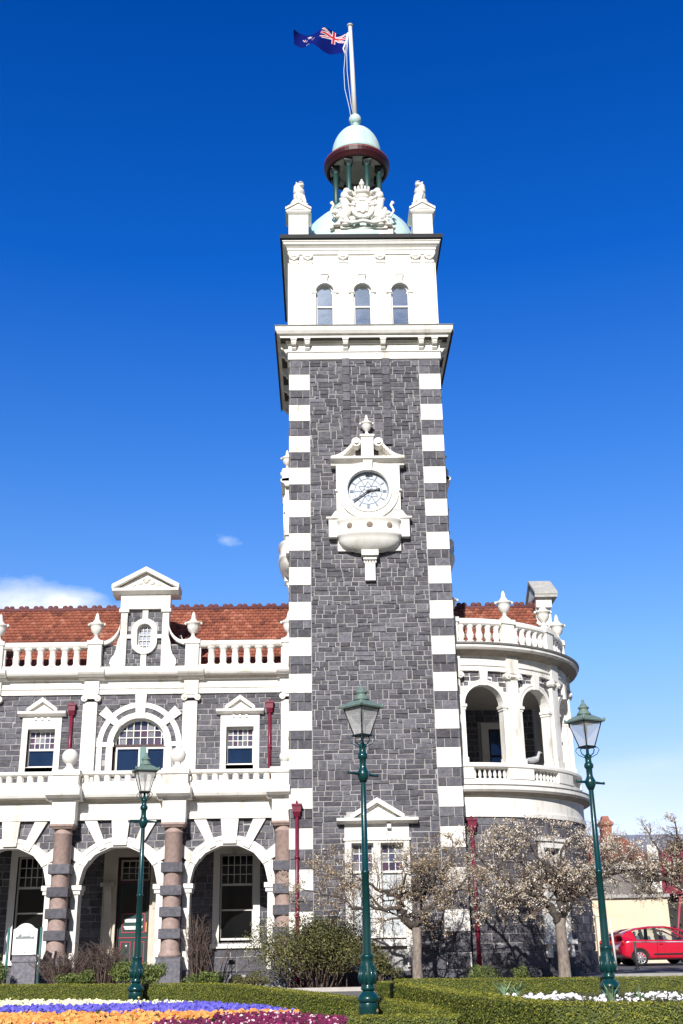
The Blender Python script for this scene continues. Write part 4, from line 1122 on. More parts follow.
q.mould(U(A0),U(A1),[(-.22,11.16),(.06,11.16),(.11,11.21),(.11,11.30),(.06,11.38),(-.22,11.38)],n=NB)
for p in pil: q.box(max(U(p)-.22,U(A0)),U(p)+.22,-.25,.14,10.45,11.24,n=2); q.box(max(U(p)-.27,U(A0)),U(p)+.27,-.28,.18,11.24,11.40,n=2)
rb = part('roof_balustrade', q, WHITE)
for i,c_ in enumerate(cent):
    for k in range(5):
        x,y,_ = bayf(U(c_-8.4+4.2*k),-.06,0); g = .13; m = MB()
        m.lathe(x,y,[(g,10.58),(g,10.62),(.07,10.67),(.125,10.75),(.13,10.83),(.10,10.93),(.08,10.98),(.10,11.02),(.08,11.05),(.12,11.10),(.13,11.16)],10); part('baluster', m, WHITE, rb)
for p in pil[:4]:
    x,y,_ = bayf(U(p),-.05,0); m = MB(); urn(m,x,y,11.40,1.02); part('urn', m, WHITE)
# inside of the bay loggia
q = MB(); q.lathe(BC[0],BC[1],[(0,9.50),(4.1,9.50),(4.1,9.6),(0,9.6)],40,smooth=False,cap=False); part('loggia_ceiling', q, CREAMC)
q = MB(); q.box(5.32,9.0,7.2,9.4,0,9.9); q.box(5.32,9.6,9.4,16,0,10.4); part('rear_block', q, MORTAR)
q = MB(front(7.2)); ashlar_course(q,5.32,9.0,5.9,9.5,-.01,.02,[(6.9,8.4,6.3,9.0)],h=.23); part('loggia_stone', q, STONE)
q = MB(front(7.2)); q.box(7.0,7.28,0,.08,6.2,9.0); q.box(8.1,8.38,0,.08,6.2,9.0); q.box(7.28,8.1,0,.08,8.75,9.0); part('window_surround', q, WHITE)
glazed(front(7.2),7.28,8.1,6.2,8.75,7.75,1,1,o=.03,frame=BLACKP,glass=GLASS)
downpipe(bayf,U(1.6),4.78,.1,.42,.15)
# roof of the right block
tiled(5.32,9.25,3.6,10.35,6.5,13.30,xr=lambda t: 9.25-.0*t)
q = MB(); q.tube([(5.3,6.55,13.35),(9.3,6.55,13.35)],.09,8); part('roof_ridge', q, RIDGE)
for k in range(7):
    q = MB(); x = 5.9+.56*k
    for s in (-.10,.10): q.ball((x+s,6.55,13.48),(.11,.06,.10),10,8)
    part('ridge_crest', q, RIDGE)
q = MB(); q.hexa([(5.32,6.5,13.2),(9.2,6.5,13.2),(9.2,9.5,10.3),(5.32,9.5,10.3),(5.32,6.6,13.35),(9.2,6.6,13.35),(9.2,9.7,10.4),(5.32,9.7,10.4)],.4); part('rear_roof', q, TILE)
q = MB(); q.box(5.32,9.3,3.7,9.5,10.0,10.34,.3); q.lathe(BC[0],BC[1],[(0,10.34),(4.1,10.34),(4.1,10.40),(0,10.40)],30,smooth=False,cap=False); part('flat_roof', q, LEADG)
# gable on the right-hand front, seen end on
q = MB(rightf(9.45))
q.box(6.35,6.65,-.15,.42,10.4,13.25); q.box(7.85,8.15,-.15,.42,10.4,13.25); q.box(6.27,6.72,-.18,.48,12.55,12.67)
q.box(6.2,8.3,-.15,.45,13.25,13.62)
q.prism([(6.2,13.6),(8.3,13.6),(7.25,14.35)],-.15,.5)
part('dormer_gable', q, WHITE)
q = MB(rightf(9.45)); q.box(6.65,7.85,-.12,.25,10.4,13.25); part('gable_core', q, STONE)
q = MB(rightf(9.45))
for s in (-1,1): q.hexa([(7.25,-.2,14.52),(7.25+s*1.2,-.2,13.72),(7.25+s*1.2,.68,13.72),(7.25,.68,14.52),(7.25,-.2,14.64),(7.25+s*1.2,-.2,13.84),(7.25+s*1.2,.68,13.84),(7.25,.68,14.64)])
q.box(6.05,8.45,-.2,.66,13.62,13.74)
part('gable_coping', q, mat('pale_slate',(.50,.49,.46),.8,.3,4))
#@@PART2
# ================================================================== GROUND
def sheet(name, pts, z, m, label=None):
    q = MB(); q.add([(x,y,z if not hasattr(z,'__len__') else z[i]) for i,(x,y) in enumerate(pts)],[tuple(range(len(pts)))])
    o = q.build(name,m); tag(o,kind='structure'); return o
sheet('ground',[(-2500,-2500),(2500,-2500),(2500,2500),(-2500,2500)],-.012,GRASS)
sheet('garden_path',[(-16,-60),(30,-60),(30,-6.6),(-16,-6.6)],-.006,PATHM)
sheet('forecourt',[(-40,-6.6),(8.7,-6.6),(8.7,0),(-40,0)],-.004,PATHM)
q = MB()
gx = [6.5,9.2,12,20,60]; prof = [(-8.2,-.01),(-5.0,.05),(0,.18),(4,.27),(8,.35),(20,.40),(120,.4)]
vs = [(x,y,z if x > 7 else -.01) for y,z in prof for x in gx]; n = len(gx)
q.add(vs,[(r*n+c,r*n+c+1,(r+1)*n+c+1,(r+1)*n+c) for r in range(len(prof)-1) for c in range(n-1)])
tag(q.build('road',ROADM),kind='structure')
q = MB(); q.box(9.2,40,-1.2,-1.05,.0,.27); tag(q.build('kerb',mat('kerb_stone',(.34,.33,.31),.8,.2,8)),kind='structure')
q = MB(); q.box(-.9,2.05,-3.35,-3.15,0,.10); tag(q.build('path_kerb',mat('pale_kerb',(.50,.47,.43),.8,.2,8)),kind='structure')
tag(sheet('soil',[(-9,-7.2),(-3.3,-8.8),(-1.7,-10.2),(-.8,-12),(0,-14.2),(.75,-16.7),(1.35,-18.4),(3.2,-19.6),(3.2,-26),(-9,-26)],.02,SOIL),kind='structure')
tag(sheet('soil',[(2.2,-8.9),(3.8,-8.9),(8.6,-11),(12,-12),(12,-21),(5,-21.5),(3.2,-20.6),(2.5,-16)],.02,SOIL),kind='structure')
tag(sheet('soil',[(-14,-3.0),(8.7,-3.0),(8.7,1.5),(-14,1.5)],.02,SOIL),kind='structure')

# ================================================================== FOLIAGE HELPERS
def leafquad(q, c, s, t, up=None, asp=.6):
    n = Vector((random.gauss(0,1),random.gauss(0,1),random.gauss(0,1)+.6))
    if up is not None: n = n*.6+Vector(up)*1.4
    n.normalize(); a = n.orthogonal().normalized(); b = n.cross(a); r = random.uniform(0,2*PI)
    a,b = a*cos(r)+b*sin(r), -a*sin(r)+b*cos(r)
    a *= s; b *= s*asp; c = Vector(c)
    q.add([c-a,c-b*.8+n*s*.15,c+a,c+b*.8+n*s*.15],[(0,1,2,3)],tint=t)
def hedge(name, path, width, label, dens=5200, group='low clipped hedges edging the flower beds'):
    root = tag(empty(name,(path[0][0],path[0][1],0)),label,'hedge',group)
    loc = root.location
    core = MB(); lv = MB(); n = len(path)
    P = [Vector((x,y,z)) for x,y,z in path]
    sect = []
    for i,p in enumerate(P):
        d = (P[min(i+1,n-1)]-P[max(i-1,0)]); d.z = 0; d.normalize(); nb = Vector((-d.y,d.x,0))
        if nb.y < 0 and abs(nb.y) > .15: nb = -nb
        if abs(nb.y) <= .15: nb = Vector((1,0,0))
        sect.append((p,nb))
    vs = []
    for p,nb in sect:
        k = .03
        a = p+nb*k; b = p+nb*(width-k)
        vs += [(a.x,a.y,0),(a.x,a.y,p.z-k),(b.x,b.y,p.z-k),(b.x,b.y,0)]
    fs = [(i*4+j,i*4+j+1,i*4+5+j,i*4+4+j) for i in range(n-1) for j in range(3)]+[(0,1,2,3),(4*n-4,4*n-1,4*n-2,4*n-3)]
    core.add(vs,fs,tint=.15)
    def scatter(A,B,Cc,D_,nrm,cnt,base):
        for _ in range(cnt):
            u,v = random.random(),random.random()
            p = (A*(1-u)+B*u)*(1-v)+(D_*(1-u)+Cc*u)*v
            w = noise.noise(p*7.0)*.5+noise.noise(p*23)*.35
            p = p+nrm*(random.gauss(0,.010)+.022*w)
            t = min(1,max(0,base+.20*w+random.gauss(0,.14)))
            leafquad(lv,p,random.uniform(.010,.019),t,nrm)
    for i in range(n-1):
        (p,na),(r,nb2) = sect[i],sect[i+1]
        L_ = (r-p).length
        p0,r0 = Vector((p.x,p.y,0)),Vector((r.x,r.y,0))
        h = (p.z+r.z)/2
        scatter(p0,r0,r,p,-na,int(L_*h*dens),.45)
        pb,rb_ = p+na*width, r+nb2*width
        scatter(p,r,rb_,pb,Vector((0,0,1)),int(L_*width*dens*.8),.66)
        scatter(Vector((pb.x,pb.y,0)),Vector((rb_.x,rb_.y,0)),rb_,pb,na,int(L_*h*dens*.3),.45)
    for (p,nb) in (sect[0],sect[-1]):
        pb = p+nb*width
        scatter(Vector((p.x,p.y,0)),Vector((pb.x,pb.y,0)),pb,p,Vector(((-1 if p is sect[0][0] else 1)*.2,-1,0)).normalized(),int(width*p.z*dens),.45)
    for m in (core,lv): rel(m,loc)
    core.build('hedge_body',LEAFH,root); lv.build('leaves',LEAFH,root)['kind'] = 'stuff'
    return root
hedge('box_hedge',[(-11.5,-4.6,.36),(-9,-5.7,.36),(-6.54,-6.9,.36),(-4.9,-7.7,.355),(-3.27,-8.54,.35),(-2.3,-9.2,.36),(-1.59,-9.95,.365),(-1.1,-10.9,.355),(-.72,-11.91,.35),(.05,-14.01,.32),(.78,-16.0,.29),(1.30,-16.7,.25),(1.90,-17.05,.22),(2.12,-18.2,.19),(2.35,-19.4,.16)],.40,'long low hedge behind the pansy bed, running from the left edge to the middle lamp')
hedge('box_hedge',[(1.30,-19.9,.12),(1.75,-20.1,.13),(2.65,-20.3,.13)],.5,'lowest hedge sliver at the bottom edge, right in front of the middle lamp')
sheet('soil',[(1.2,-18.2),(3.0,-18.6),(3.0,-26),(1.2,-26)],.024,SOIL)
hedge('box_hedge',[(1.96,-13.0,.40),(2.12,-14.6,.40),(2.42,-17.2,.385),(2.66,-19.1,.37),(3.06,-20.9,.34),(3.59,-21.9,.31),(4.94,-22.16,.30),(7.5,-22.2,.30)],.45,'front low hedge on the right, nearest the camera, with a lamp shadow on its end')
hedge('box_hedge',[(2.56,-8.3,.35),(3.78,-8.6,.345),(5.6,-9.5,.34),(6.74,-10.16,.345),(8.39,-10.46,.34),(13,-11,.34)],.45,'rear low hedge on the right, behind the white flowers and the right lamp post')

# flower beds
def bandpt(poly, u, v): pass
def flowers(name, regions, m, label, cnt, h=.13, size=.022, tfun=None):
    q = MB(); lf = MB()
    for (A,B,Cc,D_),c in zip(regions,cnt):
        A,B,Cc,D_ = (Vector((*p,0)) for p in (A,B,Cc,D_))
        for _ in range(c):
            u,v = random.random(),random.random()
            p = (A*(1-u)+B*u)*(1-v)+(D_*(1-u)+Cc*u)*v
            w = noise.noise(p*3.1)
            p.x += .10*w; p.y += random.gauss(0,.12)
            hh = h*(.8+.35*noise.noise(p*5.3))+random.gauss(0,.018)
            s = size*random.uniform(.75,1.25)
            nrm = Vector((random.gauss(-.15,.35),random.gauss(-.75,.4),random.uniform(.25,1.1))).normalized()
            a = nrm.orthogonal().normalized(); b = nrm.cross(a)
            c0 = Vector((p.x,p.y,hh)); t = tfun() if tfun else random.random()
            r0 = random.uniform(0,2*PI)
            for k in range(5):
                th = r0+2*PI*k/5; th2 = th+1.25
                e1 = c0+(a*cos(th)+b*sin(th))*s+nrm*s*.25; em = c0+(a*cos((th+th2)/2)+b*sin((th+th2)/2))*s*1.3; e2 = c0+(a*cos(th2)+b*sin(th2))*s+nrm*s*.2
                q.add([c0,e1,em,e2],[(0,1,2,3)],tint=min(1,max(0,t+random.uniform(-.12,.12))) if not tfun else t)
            if random.random() < .9:
                for _k in range(3): leafquad(lf,(p.x+random.uniform(-.03,.03),p.y+random.uniform(-.02,.05),hh-random.uniform(.02,.09)),random.uniform(.02,.035),random.random(),(0,-.5,1))
    n = len(q.v)
    o = q.build(name,m); tag(o,label,'flowers',kind='stuff')
    o2 = lf.build('flower_leaves',LEAFG); tag(o2,'green leaves under the '+name.replace('_',' '),'leaves',kind='stuff')
flowers('white_pansies',[((-9.0,-8.2),(-3.6,-10.2),(-3.2,-12.4),(-8.5,-11.4)),((-3.6,-10.5),(-1.5,-12.2),(-1.8,-13.0),(-3.2,-12.4))],P_WHITE,'band of creamy white flowers in front of the left hedge',[2900,550],.10)
flowers('blue_pansies',[((-4.9,-12.9),(-3.0,-12.7),(-2.5,-15.4),(-4.5,-14.6)),((-3.0,-12.7),(-1.3,-12.4),(.3,-15.8),(-2.4,-15.6)),((-.35,-14.4),(.0,-15.0),(.60,-17.3),(-.4,-16.2))],P_BLUE,'band of violet blue pansies between the white and the orange flowers',[1300,2000,380],.10)
flowers('orange_pansies',[((-4.6,-15.6),(-2.4,-16.4),(-1.9,-20.2),(-4.0,-20.4)),((-2.4,-16.4),(.2,-16.6),(.75,-17.8),(-1.3,-18.2)),((-2.3,-17.6),(-.9,-18.1),(-1.1,-20.8),(-2.4,-20.8))],P_ORANGE,'band of orange and yellow pansies along the bottom edge',[2100,900,650],.10)
flowers('maroon_pansies',[((-.55,-17.6),(.50,-17.5),(1.25,-19.6),(-.4,-19.4)),((-1.1,-19.0),(1.25,-19.5),(1.25,-21.4),(-1.2,-21.4)),((-3.4,-19.9),(-2.5,-19.5),(-2.3,-21),(-3.2,-21.2))],P_MAROON,'patch of deep maroon pansies with a few white ones beside the middle hedge',[1400,1900,300],.10)
flowers('white_flowers',[((3.6,-13.0),(5.6,-12.4),(5.7,-14.0),(4.3,-15.4)),((6.5,-12.6),(9.4,-13.4),(9.4,-15.6),(6.7,-15.0)),((5.6,-14.4),(6.6,-14.6),(6.4,-15.4),(5.4,-15.6))],P_PALE,'white flowers in the bed round the right lamp post',[200,260,40],.13,.030)
q = MB()
for _ in range(9000):
    x = random.uniform(3.0,10); y = random.uniform(-15.5,-11.2)
    leafquad(q,(x,y,random.uniform(.02,.13)),random.uniform(.02,.04),random.uniform(0,.45),(0,-.5,1))
tag(q.build('dark_bed_leaves',LEAFB),'dark low leaves filling the white flower bed','leaves',kind='stuff')
def tulip(x,y,s,label):
    t = tag(empty('leafy_plant',(x,y,0)),label,'plant','grey green bulb leaves in the white flower bed'); q = MB()
    for k in range(13):
        a = random.uniform(0,2*PI); l = s*random.uniform(.7,1.1); le = random.uniform(.25,.7)
        d = Vector((cos(a)*le,sin(a)*le,1)).normalized(); sd = Vector((-sin(a),cos(a),0))
        pts = [Vector((0,0,0)),d*l*.5+Vector((0,0,.03)),d*l+Vector((cos(a)*.05,sin(a)*.05,-.03))]
        q.add([pts[0]-sd*.012,pts[0]+sd*.012,pts[1]+sd*.022,pts[1]-sd*.022,pts[2]],[(0,1,2,3),(3,2,4)],tint=random.random())
    q.build('leaves',ramp_tint(mat('tulip_leaf',(.2,.3,.15),.6),[(0,(.12,.20,.10)),(1,(.30,.42,.24))]),t)
tulip(4.35,-12.9,.52,'spiky bulb leaves at the left end of the white flower bed'); tulip(4.62,-12.7,.44,'shorter spiky bulb leaves just right of the leftmost clump in the white flower bed')
tulip(5.75,-15.4,.46,'spiky bulb leaves right of the right lamp post'); tulip(6.25,-15.2,.38,'rightmost low bulb leaves among the white flowers')

# ================================================================== LAMPS
def lamp():
    t = empty('street_lamp',(1.66,-17.43,0))
    q = MB(); q.lathe(0,0,[(.145,0),(.145,.17),(.14,.20),(.135,.22)],24); q.lathe(0,0,[(.15,.22),(.165,.24),(.165,.28),(.14,.31),(.115,.34),(.085,.36),(.085,.38)],24)
    q.lathe(0,0,[(.10,.38),(.105,.40),(.105,.43),(.09,.44),(.11,.48),(.128,.54),(.125,.60),(.112,.68),(.10,.76),(.093,.82),(.10,.83),(.105,.85),(.10,.87),(.07,.885)],24)
    for k in range(10):
        a = 2*PI*k/10; q.tube([(.118*cos(a),.118*sin(a),.47),(.136*cos(a),.136*sin(a),.56),(.112*cos(a),.112*sin(a),.72)],[.012,.016,.008],6)
    q.build('base',LAMPG,t)
    q = MB(); q.lathe(0,0,[(.072,.87),(.066,1.2),(.055,2.03),(.068,2.04),(.068,2.08),(.052,2.09),(.043,3.44)],20,cap=False); q.build('post',LAMPG,t)
    q = MB(); q.lathe(0,0,[(.05,3.42),(.075,3.47),(.095,3.52),(.095,3.57),(.07,3.62),(.055,3.66),(.055,3.78),(.075,3.80),(.085,3.83),(.075,3.87),(.055,3.89),(.055,3.96),(.066,3.98),(.066,4.01),(.03,4.04),(.02,4.16)],20); q.build('collar',LAMPG,t)
    q = MB(); q.tube([(-.32,0,3.55),(-.27,0,3.545),(-.10,0,3.55),(.10,0,3.55),(.27,0,3.545),(.32,0,3.55)],[.026,.018,.026,.026,.018,.026],10); q.build('ladder_bar',LAMPG,t)
    q = MB(); 
    for k in range(4):
        a = R(45+90*k); ca,sa = cos(a),sin(a)
        q.tube([(.03*ca,.03*sa,3.99),(.10*ca,.10*sa,4.05),(.12*ca,.12*sa,4.11),(.09*ca,.09*sa,4.16)],.011,6)
        q.tube([(.04*ca,.04*sa,3.97),(.16*ca,.16*sa,4.03),(.205*ca,.205*sa,4.10),(.18*ca,.18*sa,4.15),(.14*ca,.14*sa,4.15)],.007,6)
    q.build('bracket_scrolls',LAMPG,t)
    hb,ht,z0,z1 = .095,.205,4.17,4.60
    fr = MB(); fr.rloft(-hb,hb,-hb,hb,[(.012,4.145),(.018,4.15),(.018,4.175),(0,4.18)])
    for sx,sy in ((1,1),(1,-1),(-1,-1),(-1,1)): fr.tube([(sx*hb,sy*hb,z0),(sx*ht,sy*ht,z1)],.010,6)
    for k in range(4):
        c = [(1,1),(1,-1),(-1,-1),(-1,1)]; a,b = c[k],c[(k+1)%4]
        fr.tube([(a[0]*ht,a[1]*ht,z1),(b[0]*ht,b[1]*ht,z1)],.013,6)
    f = fr.build('lantern_frame',BLKGREEN,t)
    for k in range(4):
        c = [(1,1),(1,-1),(-1,-1),(-1,1)]; a,b = c[k],c[(k+1)%4]; g = MB()
        e_ = .97
        g.add([(a[0]*hb*e_,a[1]*hb*e_,z0+.01),(b[0]*hb*e_,b[1]*hb*e_,z0+.01),(b[0]*ht*e_,b[1]*ht*e_,z1),(a[0]*ht*e_,a[1]*ht*e_,z1)],[(0,1,2,3)]); g.build('lantern_glass',PATIN,f)
    q = MB(); q.tube([(0,0,4.18),(0,0,4.40)],.012,8); q.lathe(0,0,[(.02,4.38),(.035,4.44),(.035,4.52),(.015,4.56)],10); q.build('burner',BLACKP,f)
    q = MB(); q.rloft(-.2,.2,-.2,.2,[(.0,4.59),(.045,4.595),(.055,4.615),(.035,4.64),(-.05,4.70),(-.115,4.735),(-.12,4.75)]); q.lathe(0,0,[(.13,4.73),(.12,4.76),(.085,4.80),(.08,4.84),(.10,4.85),(.10,4.865),(.07,4.89),(.035,4.94),(.02,4.96),(.03,4.98),(.02,5.0),(0,5.01)],16)
    for sx,sy in ((1,1),(1,-1),(-1,-1),(-1,1)): q.ball((sx*.245,sy*.245,4.64),(.02,.02,.035),8,6)
    q.build('lantern_roof',LAMPT,t)
    q = MB(); q.ball((.05,-.137,.10),(.03,.008,.025),10,6); q.build('badge',mat('brass_badge',(.6,.5,.25),.4,metal=.6),t)
    return t
G_ = 'green cast iron street lamps'
L0 = lamp(); tag(L0,'dark green street lamp in the middle, in front of the tower','street lamp',G_); L0.rotation_euler.z = R(42)
L1 = copy_tree(L0); L1.location = (-3.05,-9.23,0); L1.scale = (1.062,)*3; L1.rotation_euler.z = R(18); tag(L1,'dark green street lamp on the left, in front of the arcade and its door')
L2 = copy_tree(L0); L2.location = (6.13,-13.73,0); L2.scale = (1.092,)*3; L2.rotation_euler.z = R(30); tag(L2,'dark green street lamp on the right, beside the parked red car')

# ================================================================== TREES
def cherry2(base, seed, label, trunk, limbs, nb, bl_t, top, lev_twig=1.0):
    """limbs: list of polylines [(x,y,z,r)...] relative to base, each then sprouts side branches and twigs"""
    rnd = random.Random(seed)
    t = tag(empty('cherry_tree',(base[0],base[1],0)),label,'tree','cherry trees coming into blossom along the building')
    tr = MB(); br = MB(); tw = MB(); bl = MB(); segs = []
    P = [Vector(p[:3]) for p in trunk]; tr.tube(P,[p[3] for p in trunk],14,tint=1.55)
    def jitter(poly,k=4,amp=.05):
        out = []
        for i in range(len(poly)-1):
            a,b = poly[i],poly[i+1]
            for j in range(k):
                f = j/k; out.append(tuple(a[m]*(1-f)+b[m]*f+(rnd.gauss(0,amp)*(0 if (i == 0 and j == 0) else 1) if m < 3 else 0) for m in range(4)))
        out.append(poly[-1]); return out
    def sprout(p, d, l, r, lev):
        n = 5; Q = [p]; Rr = [r]; cur = Vector(d).normalized()
        for i in range(n):
            cur = (cur+Vector((rnd.gauss(0,.2),rnd.gauss(0,.2),rnd.gauss(0,.16)+.04))).normalized()
            nx = Q[-1]+cur*l/n
            if nx.z > top+.15*noise.noise(nx*1.5): nx.z = Q[-1].z-.02; cur.z = -.1
            Q.append(nx); Rr.append(max(.003,r*(1-.62*(i+1)/n)))
        if lev <= 1: br.tube(Q,Rr,6,tint=rnd.uniform(.6,1.2),cap=False)
        else: tw.tube(Q,Rr,4 if lev == 2 else 3,tint=rnd.random(),cap=False)
        for a in range(n): segs.append((Q[a],Q[a+1]))
        if lev >= 3: return
        for j in range({0:7,1:6,2:4}[lev]):
            f = rnd.uniform(.15,1.0); idx = min(n-1,int(f*n)); pp = Q[idx].lerp(Q[idx+1],f*n-idx)
            dd = (Q[idx+1]-Q[idx]).normalized(); side = dd.cross(Vector((rnd.gauss(0,1),rnd.gauss(0,1),rnd.gauss(0,1)))).normalized()
            sprout(pp,dd*rnd.uniform(.3,.9)+side*rnd.uniform(.6,1)+Vector((0,0,.10)),l*rnd.uniform(.45,.75),Rr[idx]*.55,lev+1)
    for poly in limbs:
        J = jitter(poly); Q = [Vector(p[:3]) for p in J]; br.tube(Q,[p[3] for p in J],9,tint=.5)
        Ltot = sum((Q[i+1]-Q[i]).length for i in range(len(Q)-1)); k = max(5,int(Ltot*5.5*lev_twig))
        for j in range(k):
            i = rnd.randrange(int(len(Q)*.22),len(Q)-1); pp = Q[i].lerp(Q[i+1],rnd.random()); dd = (Q[i+1]-Q[i]).normalized()
            side = dd.cross(Vector((rnd.gauss(0,1),rnd.gauss(0,1),rnd.gauss(0,1)))).normalized()
            sprout(pp,dd*rnd.uniform(.2,.8)+side+Vector((0,0,.15)),rnd.uniform(.45,.95),J[i][3]*.42,1)
        sprout(Q[-1],(Q[-1]-Q[-2]),.6,J[-1][3],1)
    for _ in range(nb):
        a,b = rnd.choice(segs); p = a.lerp(b,rnd.random())
        w = noise.noise((p+Vector((seed,0,0)))*1.9)*.6+noise.noise((p+Vector((0,seed,0)))*5.5)*.6
        if w < -.12+.15*rnd.random(): continue
        tt = min(1,max(0,rnd.gauss(bl_t,.22)))
        p = p+Vector((rnd.gauss(0,.025),rnd.gauss(0,.025),rnd.gauss(0,.025)))
        for _k in range(rnd.choice((1,2,2,3))):
            leafquad(bl,p+Vector((rnd.gauss(0,.02),rnd.gauss(0,.02),rnd.gauss(0,.02))),rnd.uniform(.014,.030),tt,None,.8)
    tr.build('trunk',BARK,t); br.build('limbs',BARK,t)
    tw.build('twigs',TWIG,t); bl.build('blossom',BLOSS,t)
    return t
# tree in front of the tower
cherry2((3.5,-3.0),21,'cherry tree with sparse buds and a forked trunk in front of the tower window',
  [(0,0,-.1,.20),(0,0,.12,.15),(-.01,0,.7,.125),(.02,0,1.2,.12),(.0,.0,1.55,.125)],
  [[(0,0,1.5,.11),(-.30,-.05,1.75,.10),(-.44,-.05,2.05,.09),(-.42,0,2.30,.08),(-.75,.1,2.5,.05),(-1.3,.2,2.75,.03)],
   [(-.42,0,2.28,.07),(-.1,.05,2.42,.065),(.45,.1,2.6,.05),(.85,.2,3.0,.035),(1.1,.2,3.5,.02)],
   [(-.44,-.05,2.0,.06),(-.9,-.2,2.05,.05),(-1.5,-.3,1.98,.035),(-2.1,-.4,2.3,.025),(-3.0,-.3,2.55,.014)],
   [(0,0,1.55,.09),(.18,.25,2.0,.07),(.3,.4,2.5,.05),(.6,.6,3.1,.035),(.7,.8,3.7,.02)],
   [(0,0,1.55,.07),(.3,-.3,2.0,.05),(.9,-.5,2.4,.035),(1.5,-.5,2.8,.02)],
   [(-.9,-.2,2.05,.035),(-1.5,.3,2.6,.03),(-2.3,.4,3.0,.015)],
   [(-.42,0,2.3,.04),(-.3,-.5,2.8,.03),(.1,-.8,3.1,.02)]],
  11500,.42,4.1,.85)
# big blossoming tree before the round bay
cherry2((7.6,-2.2),33,'densely budding cherry tree with a knotted trunk in front of the round bay',
  [(0,0,-.1,.22),(0,0,.12,.18),(0,0,.8,.155),(-.02,0,1.5,.15),(-.03,0,1.75,.15)],
  [[(-.03,0,1.7,.14),(-.20,0,2.0,.12),(-.45,.05,2.25,.10),(-1.1,.1,2.55,.075),(-1.7,.1,2.95,.05),(-2.3,.1,3.6,.03)],
   [(-.03,0,1.75,.12),(.12,0,2.1,.10),(.0,.1,2.45,.085),(.3,.15,2.75,.06),(.2,.2,3.4,.04),(.4,.3,4.0,.02)],
   [(.0,0,1.8,.11),(.25,-.1,2.05,.09),(.38,-.1,2.45,.075),(-.1,-.2,2.9,.06),(-.5,-.3,3.4,.035),(-.9,-.3,4.0,.02)],
   [(.12,0,2.1,.08),(.7,.1,2.45,.06),(1.3,.1,2.8,.04),(2.1,.0,3.0,.02)],
   [(-.45,.05,2.25,.06),(-.9,-.4,2.4,.045),(-1.6,-.6,2.3,.03),(-2.4,-.6,2.45,.015)],
   [(-.45,.05,2.25,.06),(-.6,.4,2.9,.04),(-1.2,.5,3.5,.025),(-1.6,.4,3.9,.015)],
   [(.3,.15,2.75,.05),(.9,.4,3.2,.035),(1.5,.3,3.6,.02)],
   [(.38,-.1,2.45,.05),(1.0,-.6,2.6,.035),(1.7,-.6,3.3,.02)]],
  25000,.66,4.45,1.2)
# tree at the right edge
cherry2((12.3,-1.0),45,'cherry tree at the right edge with dark branches reaching over the red car',
  [(0,0,.3,.2),(0,0,1.0,.16),(0,0,2.2,.15)],
  [[(0,0,2.1,.12),(-.6,0,2.5,.10),(-1.2,0,2.75,.08),(-1.9,-.1,3.2,.05),(-2.5,-.1,3.5,.03)],
   [(-.6,0,2.5,.08),(-1.2,.3,3.2,.05),(-1.5,.3,4.0,.03)],
   [(0,0,2.1,.10),(-.3,.1,3.0,.07),(-.7,.1,3.9,.04)],
   [(-1.2,0,2.75,.05),(-1.9,-.4,2.9,.03),(-2.6,-.4,3.0,.02)],[(0,0,2.2,.10),(.8,0,3.0,.06),(1.2,0,3.9,.03)]],
  10000,.56,4.7,1.1)
# shrubs
def shrub(loc, r, h, n, m, label, grp='rounded shrubs beside the building', leaf=(.022,.042), name='shrub', lo=0.15, bt=.5):
    t = tag(empty(name,(loc[0],loc[1],0)),label,'shrub',grp); q = MB(); s_ = MB()
    cl = []
    for k in range(int(14+n/700)):
        a = random.uniform(0,2*PI); rr = math.sqrt(random.random())*.78
        cl.append((Vector((cos(a)*r[0]*rr,sin(a)*r[1]*rr,lo+(h-lo)*random.uniform(.25,.82)*(1-.35*rr*rr))),random.uniform(.22,.42)*min(r[0],h)))
        s_.tube([(cl[-1][0].x*.45+random.gauss(0,.1),random.gauss(0,.1),0),(cl[-1][0].x*.6,cl[-1][0].y*.5,cl[-1][0].z*.5),tuple(cl[-1][0])],[.028,.018,.008],5,tint=random.random())
    for _ in range(n):
        c,cr = random.choice(cl)
        v = Vector((random.gauss(0,1),random.gauss(0,1),random.gauss(0,1))).normalized()*cr*random.uniform(.55,1.08)
        v.z *= .75; p = c+v
        if p.z < .02: continue
        w = noise.noise(p*4)
        leafquad(q,p,random.uniform(*leaf),min(1,max(0,bt+.25*w+random.gauss(0,.2))),v.normalized()*.5)
    s_.build('stems',TWIG,t); q.build('leaves',m,t); return t
shrub((.75,-1.7),(2.15,.95),1.85,24000,LEAFB,'large olive green shrub at the foot of the tower, left of the middle lamp post',lo=.45)
shrub((2.55,-1.6),(.6,.5),1.05,3400,LEAFB,'smaller olive shrub between the big shrub and the tree trunk',lo=.2)
shrub((-.95,-2.2),(.8,.5),.50,2800,LEAFB,'low dark shrub under the last arch beside the tower',leaf=(.015,.03))
shrub((-8.3,-2.4),(.7,.6),1.35,6000,LEAFG,'leafy green shrub at the left edge beside the white sign')
shrub((-4.15,-2.0),(.95,.5),.85,5000,LEAFG,'bright green bush below the door, between the two middle columns')
shrub((-5.6,-2.3),(.7,.4),.62,2600,LEAFG,'low green plants at the foot of the bare twiggy bushes')
shrub((-2.2,-2.3),(.7,.4),.55,2200,LEAFG,'low green plants below the right arch window')
shrub((5.2,-3.2),(.5,.4),.62,2400,LEAFG,'small bright bush between the two cherry trees at the tower corner',leaf=(.014,.028))
shrub((6.25,-3.4),(.35,.3),.62,1300,LEAFG,'small pale green bush left of the big tree trunk',leaf=(.014,.028))
